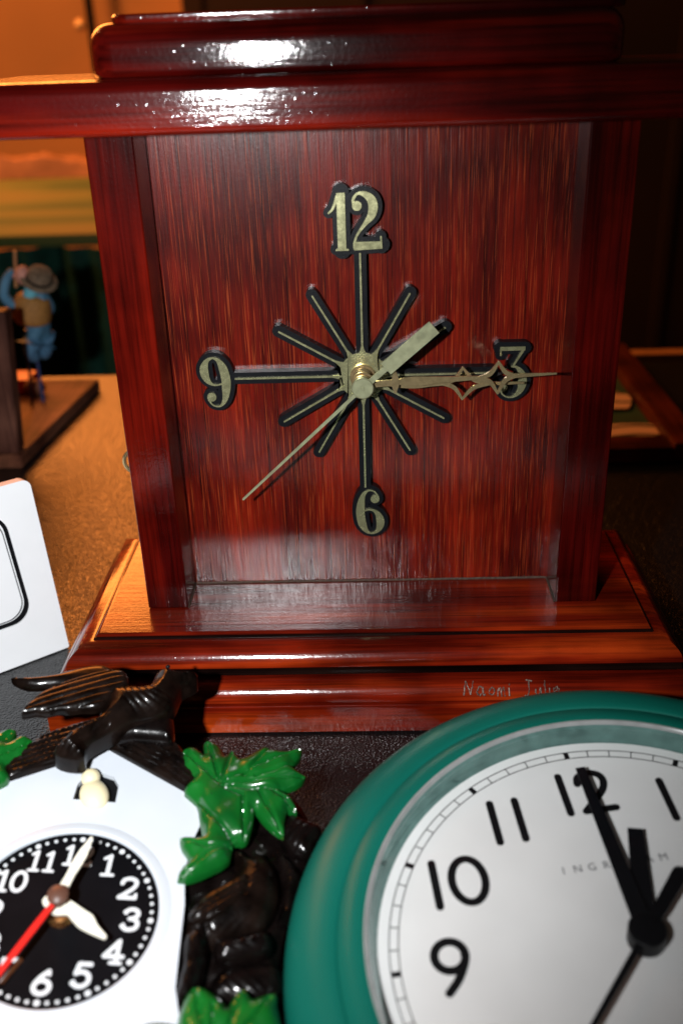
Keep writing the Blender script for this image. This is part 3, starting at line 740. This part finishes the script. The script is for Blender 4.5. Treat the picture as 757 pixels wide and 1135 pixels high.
# ================================================================== CUCKOO CLOCK
KM = rotm(0.1575, 0.0993, -0.0091); KC = Vector((-0.1254, -0.2081, -0.0149)); KK = 0.00094
KT = lambda x, y, h: (x * KK, y * KK, h * KK)
CK = thing('cuckoo_clock', 'small white house shaped cuckoo clock with green leaves and dark carved birds', 'clock', KC, KM)
def kb(x, y): return ((-0.0505 - KC.z) / KK - KM[2][0] * x - KM[2][1] * y) / KM[2][2]
def mir(p): return [(-x, y) for x, y in p][::-1]
half = [(0, 94.3), (43.5, 70.2), (48.8, 64.5), (51.6, 57), (52.0, 48.5), (49.5, 38), (48.8, 24), (51.4, 8), (52.4, -12), (53.4, -29), (57.0, -41), (58.5, -52), (50, -62), (0, -66)]
HOUSE = half + [(-x, y) for x, y in half[-2:0:-1]]
bm = bmesh.new(); drop(bm, [(x * 0.985, y * 0.985 if y > 0 else y) for x, y in HOUSE], -2.2, kb, KT); case = finish(bm, 'case', M_CARVE, CK, False)
bm = bmesh.new()
# front plate with the arched opening cut out
hole = [(-9.9, 59.4), (10.4, 59.0), (9.9, 68.9), (6.3, 74.0), (0, 76.0), (-6.6, 74.6), (-9.8, 68.5)]
def plate(bm, outer, holes, h0, h1, T):
    pts = [Vector(p) for p in outer]; faces = [list(range(len(outer)))]; edges = []
    n = len(outer); edges += [(i, (i + 1) % n) for i in range(n)]
    for ho in holes:
        k = len(pts); pts += [Vector(p) for p in ho]; edges += [(k + i, k + (i + 1) % len(ho)) for i in range(len(ho))]
    res = delaunay_2d_cdt(pts, edges, [], 0, 1e-6)
    vs, fs = res[0], res[2]
    top = [bm.verts.new(T(v.x, v.y, h1)) for v in vs]; bot = [bm.verts.new(T(v.x, v.y, h0)) for v in vs]; cnt = set(); ok = []
    for f in fs:
        cx = sum(vs[i].x for i in f) / len(f); cy = sum(vs[i].y for i in f) / len(f)
        if inside(cx, cy, outer) and not any(inside(cx, cy, q) for q in holes):
            bm.faces.new([top[i] for i in f]); bm.faces.new([bot[i] for i in f][::-1])
            for a, b in zip(f, list(f[1:]) + [f[0]]): cnt.add((a, b))
    for a, b in cnt:
        if (b, a) not in cnt: bm.faces.new((top[b], top[a], bot[a], bot[b]))
plate(bm, HOUSE, [hole, ell(0, 0, 41.2, 41.2, 72)], -2.0, 0.9, KT)
es = [e for e in bm.edges if len(e.link_faces) == 2 and e.calc_face_angle(0) > 1.0]
fp = finish(bm, 'front_plate', M_WHITE2, CK, False)
bm = bmesh.new(); lathe(bm, [(r * KK, h * KK) for r, h in [(41.0, -0.4), (41.4, 1.4), (42.2, 1.9), (44.6, 1.6), (46.4, 0.95), (46.4, 0.5)]], 96); finish(bm, 'dial_surround', M_WHITE2, CK)
bm = bmesh.new(); lathe(bm, [(0, -1.6 * KK), (41.3 * KK, -1.6 * KK), (41.3 * KK, 0.0), (0, 0.0)], 96); dial = finish(bm, 'dial', M_DIAL, CK)
bm = bmesh.new(); extrude_poly(bm, [(-14, 56), (14, 56), (14, 80), (-14, 80)], -2.15, -1.95, KT); finish(bm, 'opening_dark_sheet', M_INK, CK, False)  # black sheet under the hole; the shade inside is put into its colour
bm = bmesh.new()
for k in range(60):
    a = 2 * PI * k / 60; r = 1.25 if k % 5 == 0 else 0.82
    ribbon(bm, ball2d(38.0 * math.cos(a), 38.0 * math.sin(a), r), 0.02, 0.12, KT, sm=False)
finish(bm, 'minute_dots', M_PRINT, dial, False)
for h in range(1, 13):
    a = PI / 2 - h * PI / 6; cx, cy = 29.6 * math.cos(a), 29.6 * math.sin(a); s = str(h); bm = bmesh.new()
    if len(s) == 2:
        for c, dxx in zip(s, ((-3.6, 3.1) if h != 11 else (-3.3, 3.3))): digit(bm, c, cx + dxx, cy, 10.6, 1.7, 0.02, 0.14, KT, True, 0.95)
    else: digit(bm, s, cx, cy, 10.8, 1.85, 0.02, 0.14, KT, True, 1.15)
    finish(bm, 'numeral', M_PRINT, dial, False)
def klathe(prof, name, m, parent, seg=40, cx=0, cy=0):
    b = bmesh.new(); lathe(b, [(r, h) for r, h in prof], seg)
    for v in b.verts: v.co = Vector(KT(v.co.x + cx, v.co.y + cy, v.co.z))
    return finish(b, name, m, parent)
klathe([(0, 0), (6.2, 0), (6.4, 1.2), (5.2, 3.2), (3.4, 3.8), (3.2, 7.0), (0, 7.0)], 'shaft_nut', M_BRONZE, CK, 32)
klathe([(0, 7.2), (2.4, 7.2), (2.4, 13.2), (3.6, 13.4), (4.5, 14.4), (4.4, 15.8), (3.0, 17.0), (0, 17.4)], 'centre_cap', M_BROWNCAP, CK, 32)
bm = bmesh.new(); ribbon(bm, [(0, 2, 4.6), (2.0, 11, 3.6), (3.4, 17, 4.4), (5.0, 23, 4.0), (6.6, 30.5, 1.2)], 11.6, 12.5, KT); finish(bm, 'minute_hand', M_CREAMW, CK, False)
bm = bmesh.new(); ribbon(bm, [(-4.5, 0.8, 5.5), (0, -1.0, 8.6), (5.5, -2.4, 5.6), (9.5, -5.2, 6.4), (13.0, -7.6, 7.0), (16.5, -10.4, 4.6), (22, -13.8, 1.8)], 8.2, 9.2, KT); finish(bm, 'hour_hand', M_CREAMW, CK, False)
bm = bmesh.new(); ribbon(bm, [(0.5, 1.5, 2.2), (-6, -14, 2.8), (-16, -38, 2.2)], 12.9, 13.6, KT, sm=False); finish(bm, 'second_hand', M_RED, CK, False)
# little cream bird in the opening
bm = bmesh.new()
Rb = Matrix.Rotation(math.radians(28), 3, 'Z')
blob(bm, KT(-0.4, 62.4, 0.6), (6.9 * KK, 9.0 * KK, 5.6 * KK), 14, Rb)
blob(bm, KT(-4.0, 71.2, 2.6), (4.6 * KK, 4.9 * KK, 4.3 * KK), 12)
me = bpy.data.meshes.new('x')
o = finish(bm, 'toy_bird', M_CREAM, CK)
rm = o.modifiers.new('fuse', 'REMESH'); rm.mode = 'VOXEL'; rm.voxel_size = 0.0006; rm.use_smooth_shade = True
# roof boards
ROOFR = [(0, 90.5), (42.8, 67.0), (47.5, 73.5), (45, 80), (36, 94), (20, 104.5), (0, 113)]
def roof_h(x, y, d): return 2.2 + 2.6 * min(1, d / 1.2) + 0.5 * math.sin(abs(x) * 0.9 + y * 1.7) * min(1, d / 2)
for s, nm in ((1, 'roof_board'), (-1, 'roof_board')):
    P = ROOFR if s == 1 else mir(ROOFR)
    bm = bmesh.new(); relief(bm, P, kb, lambda x, y, d: roof_h(x, y, d) + (0 if s == 1 else 0.02), KT, 1.6, 1); finish(bm, nm, M_CARVE2, CK)
# carved dark ring of foliage on both sides behind the leaves
def carved(name, out, hb, hf, m=M_CARVE, step=1.3, sm=3, parent=CK):
    b = bmesh.new(); relief(b, out, hb, hf, KT, step, sm); return finish(b, name, m, parent)
BACK = [(46, 72), (60, 84), (80, 84), (96, 74), (104, 58), (103, 34), (97, 10), (94, -12), (97, -36), (92, -60), (60, -62), (52, -40), (50, -10), (47, 30)]
def back_h(x, y, d): return -9 + 3.2 * min(1, d / 4) + 2.6 * noise.noise(Vector((x * .11, y * .11, 3)))
for P in (BACK, mir(BACK)): carved('side_carving', P, kb, back_h, M_CARVE, 2.2)
def segd(x, y, segs): return min(pdist(x, y, *a, *b) for a, b in segs)
LEAF_BIG = [(37.7, 90.9), (43.4, 92.6), (48.7, 88.3), (47.3, 95.2), (49.4, 97.6), (55.1, 94.9), (59.3, 88.4), (62.1, 92.4), (66.7, 87.3), (71.0, 90.2), (78.5, 96.0), (82.1, 93.7), (90.0, 94.3), (96.9, 97.0), (96.3, 90.5), (93.4, 84.3), (99.9, 79.0), (95.4, 73.0), (89.2, 69.6), (94.6, 65.7), (97.0, 57.4), (92.6, 58.6), (91.6, 50.9), (91.7, 44.3), (85.9, 47.5), (80.4, 53.1), (76.9, 57.4), (77.0, 49.8), (75.5, 40.9), (72.7, 38.6), (69.1, 38.3), (68.3, 29.1), (60.8, 23.1), (53.2, 18.8), (46.6, 17.8), (48.1, 24.9), (50.6, 28.1), (46.1, 33.8), (44.4, 39.4), (49.3, 40.5), (54.2, 40.5), (51.5, 50.9), (49.0, 59.1), (42.4, 64.8), (43.0, 69.7), (45.5, 73.9), (40.0, 80.1)]
VE = [[(59.2, 68.5), (38.8, 88.4)], [(59.2, 68.5), (49.5, 95.3)], [(59.2, 68.5), (62.4, 90.3)], [(59.2, 68.5), (80, 84), (95.7, 94.9)], [(61.2, 67.9), (99.0, 78.1)], [(61.3, 67.1), (84.2, 67.3), (96.3, 58.1)], [(61.3, 67.1), (78.0, 66.0), (91.0, 45.0)], [(60.0, 67.0), (70.7, 62.3), (73.9, 38.6)], [(50.3, 59.2), (59.9, 47.8), (69.7, 37.6)], [(68.8, 35.4), (58.2, 33.2), (45.5, 38.0)], [(68.8, 35.4), (58.6, 30.5), (47.5, 17.7)],
      [(70, 74), (80, 93)], [(76, 74), (93, 84)], [(74, 67), (90, 69)]]
VS = [(a, b) for v in VE for a, b in zip(v, v[1:])]
def leaf_h(vs, base=3.5, amp=6.0):
    def f(x, y, d):
        g = segd(x, y, vs)
        return base + amp * (1 - math.exp(-d / 2.8)) - 2.1 * math.exp(-(g / 0.8) ** 2) * min(1, d / 1.2) + 0.9 * math.sin(x * .35 + 1) * math.cos(y * .31) * min(1, d / 3)
    return f
carved('leaf_spray', LEAF_BIG, 0.0, leaf_h(VS), M_LEAF, 0.62, 2)
ml = mir(LEAF_BIG); mvs = [((-a[0], a[1]), (-b[0], b[1])) for a, b in VS]
carved('leaf_spray', ml, 0.0, leaf_h(mvs), M_LEAF, 1.1, 2)
LEAF_LOW = [(57.6, -38.1), (59.3, -32.1), (63.1, -29.4), (69.3, -32.1), (74.5, -36.0), (75.6, -37.5), (78.7, -30.9), (82.3, -29.6), (84.8, -33.3), (86.8, -32.6), (94.0, -30.3), (95.0, -35.9), (97.8, -45.6), (96.3, -52.2), (86, -60), (76.5, -66.3), (61.2, -60.2), (56.9, -46.5)]
VL = [((72, -60), (61.5, -32)), ((72, -60), (70, -38)), ((74, -60), (80.5, -32)), ((76, -58), (92, -33)), ((78, -60), (95, -48))]
carved('leaf_spray', LEAF_LOW, 0.0, leaf_h(VL), M_LEAF, 0.9, 2)
carved('leaf_spray', mir(LEAF_LOW), 0.0, leaf_h([((-a[0], a[1]), (-b[0], b[1])) for a, b in VL]), M_LEAF, 1.4, 2)
o = carved('leaf_bud', [(43.0, -47.1), (47.3, -44.5), (54.5, -44.6), (58.5, -46.8), (55.8, -54.6), (46.9, -55.0)], 0.5, lambda x, y, d: 3 + 4 * (1 - math.exp(-d / 2)), simple('dull_green_worn_paint', (0.06, 0.09, 0.03), 0.5, var=0.8, vscale=160), 0.9, 3)
# carved bird on the right side
BIRD2 = [(69.1, 37.6), (72.7, 38.1), (77.2, 35.6), (81.9, 37.1), (86.5, 33.2), (90.0, 26.5), (91.6, 18.6), (91.3, 10.7), (88.5, 2.9), (83.3, -2.4), (74.8, -6.0), (65.2, -9.8), (58.1, -6.5), (54.1, -9.1), (54.2, 0.6), (56.5, 8.3), (62.4, 15.2), (69.1, 22.3), (71.3, 29.3)]
cb = carved('carved_bird', BIRD2, -8, lambda x, y, d: -2 + 10.5 * (1 - math.exp(-d / 6.5)) + 0.25 * math.sin((x - y) * 1.9) * min(1, d / 3), M_CARVE2, 1.1)
carved('wing', [(77, 22), (67.9, 15.6), (59.1, 8.5), (54.6, -1.3), (64.0, -1.6), (73.2, 4.2), (78.5, 13.2)], 2, lambda x, y, d: 5.5 + 3.8 * (1 - math.exp(-d / 2.4)) + 0.45 * math.sin((x * .75 - y) * 2.1) * min(1, d / 2), M_CARVE2, 0.9, 3, cb)
LOGH = lambda b0, amp, ang: (lambda x, y, d: b0 + amp * (1 - math.exp(-d / 3)) + 0.5 * abs(math.sin((x * math.cos(ang) + y * math.sin(ang)) * 0.95)) * min(1, d / 1.5))
carved('carved_log', [(88.4, 49.3), (93.3, 59.5), (101.4, 57.5), (109.5, 52.6), (107.2, 43.2), (103.2, 36.5), (96.6, 38.2), (91.3, 43.6)], -12, LOGH(-2, 6, 2.6), M_CARVE, 1.0)
carved('carved_log', [(66.2, -7.7), (75.7, -4.1), (87.8, -1.4), (90.5, -10.4), (80.0, -15.3), (69.4, -17.0)], -12, LOGH(-1, 6, 1.2), M_CARVE, 1.0)
carved('carved_log', [(53.6, -6.7), (62.1, 0.6), (64.4, -8.4), (63.2, -26.9), (57.6, -34.9), (53.8, -31.9), (54.3, -18.4)], -12, LOGH(0, 6.5, 0.4), M_CARVE, 1.0)
carved('carved_log', [(88.5, 38.6), (94.2, 39.0), (101.9, 28.7), (100, 20.4), (98.6, 8.7), (92.0, 4.4), (92.8, 14.5), (92.3, 25.2)], -12, LOGH(-6, 7, 1.9), M_CARVE, 1.0)
carved('carved_log', [(70, -17), (92, -13), (96, -24), (88, -31), (68, -30)], -14, LOGH(-6, 6, 0.9), M_CARVE, 1.2)
def groove(p, pitch, w): q = (p % pitch) - pitch / 2; return math.exp(-(q / w) ** 2)
# carved flying bird on the roof
bird = carved('carved_bird', [(-4.7, 113.3), (2.9, 118.5), (15.1, 120.2), (17.6, 129.9), (21.0, 132.6), (25.5, 133.2), (29.4, 131.6), (33.5, 132.2), (38.6, 132.6), (39.4, 129.0), (36.5, 125.4), (32.6, 122.2), (31.2, 114.6), (29.4, 106.7), (23.8, 101.3), (14.1, 97.6), (4.7, 89.9), (-6.6, 78.9), (-6.4, 72.1), (-12.7, 70.4), (-20.0, 72.4), (-21.3, 76.2), (-15.6, 87.2), (-5.4, 97.5)], 6,
      lambda x, y, d: 15.5 + 11.5 * (1 - math.exp(-d / 5.0)) - (0.9 * groove(-.83 * x + .56 * y, 3.4, 0.55) if (x < 2 and y < 97) else 0.5 * groove(math.hypot(x - 26, y - 122), 3.0, 0.5) if 8 < math.hypot(x - 26, y - 122) < 27 else 0) * min(1, d / 2), M_CARVE2, 0.72)
carved('far_wing', [(-56, 121.0), (-46, 122.5), (-33.4, 126.0), (-21.4, 132.0), (-10, 134), (0, 126), (2, 112), (-17.5, 116.2), (-31.5, 117.9), (-46.1, 115.9)], 12, lambda x, y, d: 15.5 + 3.2 * (1 - math.exp(-d / 2)) + 0.05 * d, M_CARVE2, 1.0, 3, bird)
carved('near_wing', [(-41.5, 92.0), (-41.8, 96.5), (-39.5, 101.0), (-35.7, 107.6), (-29, 113.5), (-20.2, 119.5), (-10, 124.6), (-1, 126.6), (3.5, 124.5), (5.9, 117.3), (3.2, 112.5), (0.5, 108.8), (-2.5, 101.8), (-6.9, 98.6), (-14.2, 97.8), (-19, 96.2), (-25.2, 95.8), (-30, 93.8), (-35, 94.0)], 17.5,
       lambda x, y, d: 20.4 + 2.6 * (1 - math.exp(-d / 0.9)) + 0.12 * d - 0.75 * groove(-.46 * x + .89 * y, 4.4, 0.6) * min(1, d / 1.5), M_CARVE2, 0.75, 2, bird)
bm = bmesh.new(); tmpc = [blob(bm, KT(24.5, 128.2, 24.2), (1.2 * KK, 1.1 * KK, 1.0 * KK), 8)]; finish(bm, 'eye', M_PLASTIC, bird)
carved('perch', [(-8, 98), (1.5, 100.6), (11.8, 107.3), (27.3, 110.7), (30.4, 107.0), (32.5, 92.8), (25.8, 92.1), (13.5, 92.4), (0, 90)], kb, lambda x, y, d: 6 + 7 * (1 - math.exp(-d / 2.4)), M_CARVE, 1.2, 2)

# ================================================================== WHITE DESK CLOCK (left edge)
b0 = Vector((-0.19472, 0.03655, TZ + 0.0003)); u = Vector((0.78914, 0.61421, 0)); vv = Vector((-0.09149, 0.117548, 0.988844)); nn = Vector((0.607355, -0.780341, 0.148957))
DM = Matrix((u, vv, nn)).transposed()
WC = thing('desk_clock', 'white square plastic desk clock with rounded corners, cut off at the left edge', 'clock', b0, DM)
def T1(x, y, h): return (x * .001, y * .001, h * .001)
def rr2(x0, x1, y0, y1, rs, n=8):
    out = []
    for (cx, cy, a0, r) in ((x1, y0, -PI / 2, rs[0]), (x1, y1, 0, rs[1]), (x0, y1, PI / 2, rs[2]), (x0, y0, PI, rs[3])):
        sx = -1 if cx == x1 else 1; sy = 1 if cy == y0 else -1
        for k in range(n + 1):
            a = a0 + PI / 2 * k / n; out.append((cx + sx * r + r * math.cos(a), cy + sy * r + r * math.sin(a)))
    return out
body = rr2(-128, -0.3, 0.5, 115.2, (1.0, 5, 5, 1.0))
win = [(x + (y - 28) * -0.035, y) for x, y in rr2(-108, -17.6, 27.5, 100, (13, 13, 13, 13))]
bm = bmesh.new(); plate(bm, body, [win], -3, 0, T1)
extrude_poly(bm, body, -9, -3.05, T1); finish(bm, 'housing', M_WHITE, WC, False)
win2 = [(-63.8 + (x + 63) * 0.966, 64.7 + (y - 64) * 0.955) for x, y in win]
bm = bmesh.new(); plate(bm, win, [win2], -2.9, -1.0, T1); finish(bm, 'window_frame', M_PLASTIC, WC, False)
win3 = [(-63 + (x + 63) * 0.93, 64 + (y - 64) * 0.925) for x, y in win]
bm = bmesh.new(); extrude_poly(bm, win2, -3.02, -2.0, T1); dd = finish(bm, 'dial', M_WHITE, WC, False)
bm = bmesh.new(); plate(bm, win3, [[(-63 + (x + 63) * 0.985, 64 + (y - 64) * 0.98) for x, y in win3]], -2.0, -1.8, T1); finish(bm, 'dial_line', M_GREYINK, dd, False)

# ================================================================== FIGURINE (left, behind)
FX = -0.319; FY = 0.331
FG = thing('wooden_figurine', 'small painted figurine in a brown hat and mustard vest on a walnut stand', 'figurine', (FX, FY, TZ))
def ffin(bm, name, m, parent=None, smooth=True):
    for v in bm.verts: v.co -= Vector((FX, FY, TZ))
    return finish(bm, name, m, parent or FG, smooth)
bm = bmesh.new()
pts = [(-0.319, 0.331), (-0.300, 0.548), (-0.50, 0.552), (-0.50, 0.331)]
extrude_poly(bm, pts, TZ + 0.0003, TZ + 0.0135); bmesh.ops.bevel(bm, geom=[e for e in bm.edges if len(e.link_faces) == 2 and e.calc_face_angle(0) > 0.5], offset=0.001, segments=2, affect='EDGES')
stand = ffin(bm, 'stand', M_OAK)
bm = bmesh.new()
# upright board, slightly narrower at its top
x_r0, x_r1 = -0.3215, -0.3105
vs = [(-0.46, .334, -.037), (x_r0, .334, -.037), (x_r1, .334, .094), (-0.46, .334, .094), (-0.46, .352, -.037), (x_r0, .352, -.037), (x_r1, .352, .094), (-0.46, .352, .094)]
V = [bm.verts.new(v) for v in vs]
for f in ((0, 1, 2, 3), (5, 4, 7, 6), (1, 5, 6, 2), (4, 0, 3, 7), (3, 2, 6, 7), (4, 5, 1, 0)): bm.faces.new([V[i] for i in f])
bmesh.ops.bevel(bm, geom=bm.edges[:], offset=0.0012, segments=2, affect='EDGES'); ffin(bm, 'upright_board', M_OAKV)
bm = bmesh.new(); tube(bm, [(-0.3401, .46, .044), (-0.3502, .466, TZ + .013)], 0.0016, 8); tube(bm, [(-0.3368, .468, .02), (-0.3412, .476, TZ + .013)], 0.0016, 8); ffin(bm, 'support_rod', M_ROD)
bm = bmesh.new(); box(bm, -0.40, -0.362, .50, .535, TZ + .0135, TZ + .03, .003); ffin(bm, 'small_block', M_RED)
bm = bmesh.new(); blob(bm, (-0.357, .50, TZ + .021), (.012, .010, .009)); ffin(bm, 'carved_stone', M_OAK)
def skin(name, pts, edges, rad, m, parent=None, sub=2):
    me = bpy.data.meshes.new(name); me.from_pydata([Vector(p) - Vector((FX, FY, TZ)) for p in pts], edges, []); me.update()
    o = bpy.data.objects.new('tmp', me); COL.objects.link(o)
    o.modifiers.new('s', 'SKIN')
    for i, v in enumerate(me.skin_vertices[0].data): v.radius = (rad[i], rad[i]) if not isinstance(rad[i], tuple) else rad[i]; v.use_root = i == 0
    ss = o.modifiers.new('b', 'SUBSURF'); ss.levels = sub; ss.render_levels = sub
    dg = bpy.context.evaluated_depsgraph_get(); m2 = bpy.data.meshes.new_from_object(o.evaluated_get(dg)); bpy.data.objects.remove(o)
    m2.name = name; m2.materials.clear(); return link(name, m2, m, parent or FG)
Y = .46
body_o = skin('person', [(-.3290, Y, .046), (-.3280, Y, .060), (-.3250, Y, .076), (-.3240, Y, .084), (-.3260, Y, .093), (-.3275, Y, .101),
     (-.3300, Y - .002, .080), (-.3430, Y - .008, .0665), (-.3565, Y - .002, .0790), (-.3520, Y + .004, .0945), (-.3430, Y + .004, .1030),
     (-.3160, Y, .078), (-.3150, Y + .012, .062), (-.3240, Y + .016, .052),
     (-.3300, Y - .004, .040), (-.3370, Y - .010, .026), (-.3345, Y, .013), (-.3250, Y + .004, .038), (-.3240, Y + .004, .024), (-.3300, Y + .006, .012)],
     [(0, 1), (1, 2), (2, 3), (3, 4), (4, 5), (2, 6), (6, 7), (7, 8), (8, 9), (9, 10), (2, 11), (11, 12), (12, 13), (0, 14), (14, 15), (15, 16), (0, 17), (17, 18), (18, 19)],
     [.0125, .0135, .0125, .006, .0095, .0085, .006, .0062, .0056, .0048, .0038, .006, .005, .004, .0075, .0065, .005, .0078, .0068, .005], M_BLUE)
skin('vest', [(-.3335, Y, .0475), (-.3310, Y, .060), (-.3280, Y, .074), (-.3265, Y, .081)], [(0, 1), (1, 2), (2, 3)], [.0200, .0205, .0192, .0150], M_VEST, body_o)
skin('trousers', [(-.3285, Y, .0425), (-.3305, Y - .003, .034), (-.3372, Y - .010, .026), (-.3345, Y, .013), (-.3250, Y + .004, .036), (-.3240, Y + .004, .024), (-.3300, Y + .006, .012)], [(0, 1), (1, 2), (2, 3), (0, 4), (4, 5), (5, 6)], [.0140, .0095, .0084, .0066, .0095, .0084, .0066], M_JEANS, body_o)
skin('scarf', [(-.3320, Y - .001, .0895), (-.3250, Y - .001, .0850), (-.3180, Y - .001, .0805)], [(0, 1), (1, 2)], [.012, .017, .012], M_SCARF, body_o)
bm = bmesh.new(); blob(bm, (-.3325, Y - .003, .0985), (.0075, .009, .0095)); blob(bm, (-.3403, Y - .004, .098), (.0022, .002, .0018), 8); ffin(bm, 'face', M_SKIN, body_o)
bm = bmesh.new(); Rh = Matrix.Rotation(math.radians(26), 3, 'Y')
lathe(bm, [(0, -.001), (.0172, -.001), (.0180, .0003), (.0172, .0014), (.0122, .0020), (.0118, .0075), (.0105, .0110), (.006, .0122), (0, .0110)], 40)
for v in bm.verts: v.co = Vector((-.3175, Y - .004, .0935)) + Rh @ Matrix.Rotation(math.radians(22), 3, 'X') @ v.co
ffin(bm, 'hat', M_HAT, body_o)
bm = bmesh.new(); lathe(bm, [(.0124, .0018), (.0131, .0020), (.0129, .0042), (.0121, .0042)], 40, closed=True)
for v in bm.verts: v.co = Vector((-.3175, Y - .004, .0935)) + Rh @ Matrix.Rotation(math.radians(22), 3, 'X') @ v.co
ffin(bm, 'hat_band', M_INK, body_o)
bm = bmesh.new(); tube(bm, [(-.3381, Y + .002, .1215), (-.3432, Y + .002, .086)], 0.0017, 8); ffin(bm, 'stick', M_TAN, body_o)

# ================================================================== RIGHT BACKGROUND
FR = thing('picture_frame', 'reddish brown wooden frame with a cream scroll painting lying behind the right side', 'picture frame', (0.27, 0.315, TZ))
def rfin(bm, name, m, smooth=True):
    for v in bm.verts: v.co -= Vector((0.27, 0.315, TZ))
    return finish(bm, name, m, FR, smooth)
bm = bmesh.new(); box(bm, 0.10, 0.268, 0.315, 0.345, TZ + .0003, TZ + .014, .0015); rfin(bm, 'frame_bar', M_FRAME)
bm = bmesh.new(); box(bm, 0.2683, 0.296, 0.315, 0.620, TZ + .0003, TZ + .018, .0015); rfin(bm, 'frame_bar', M_FRAMEV)
bm = bmesh.new(); box(bm, 0.10, 0.268, 0.572, 0.60, TZ + .0003, TZ + .014, .0015); rfin(bm, 'frame_bar', M_FRAME)
bm = bmesh.new(); box(bm, 0.10, 0.268, 0.3452, 0.5718, TZ + .0003, TZ + .006); rfin(bm, 'painted_panel', M_DKGREEN)
for (cx, cy, rx, ry) in ((0.243, 0.372, 0.034, 0.020), (0.245, 0.455, 0.020, 0.030)):
    bm = bmesh.new(); pts = [(cx + rx * math.cos(a) * (1 + .12 * math.sin(3 * a)), cy + ry * math.sin(a) * (1 + .15 * math.cos(2 * a))) for a in [2 * PI * k / 40 for k in range(40)]]
    extrude_poly(bm, pts, TZ + .0058, TZ + .0085); rfin(bm, 'scroll', M_SCROLL, False)
bm = bmesh.new(); box(bm, -0.4, 0.4, -0.011, 0.011, 0, 0.80, .003); o = finish(bm, 'wooden_board', M_TAN); o.location = (0.62, 0.80, -0.9)
tag(o, 'dim brown wooden board standing beyond the table on the right', 'board')
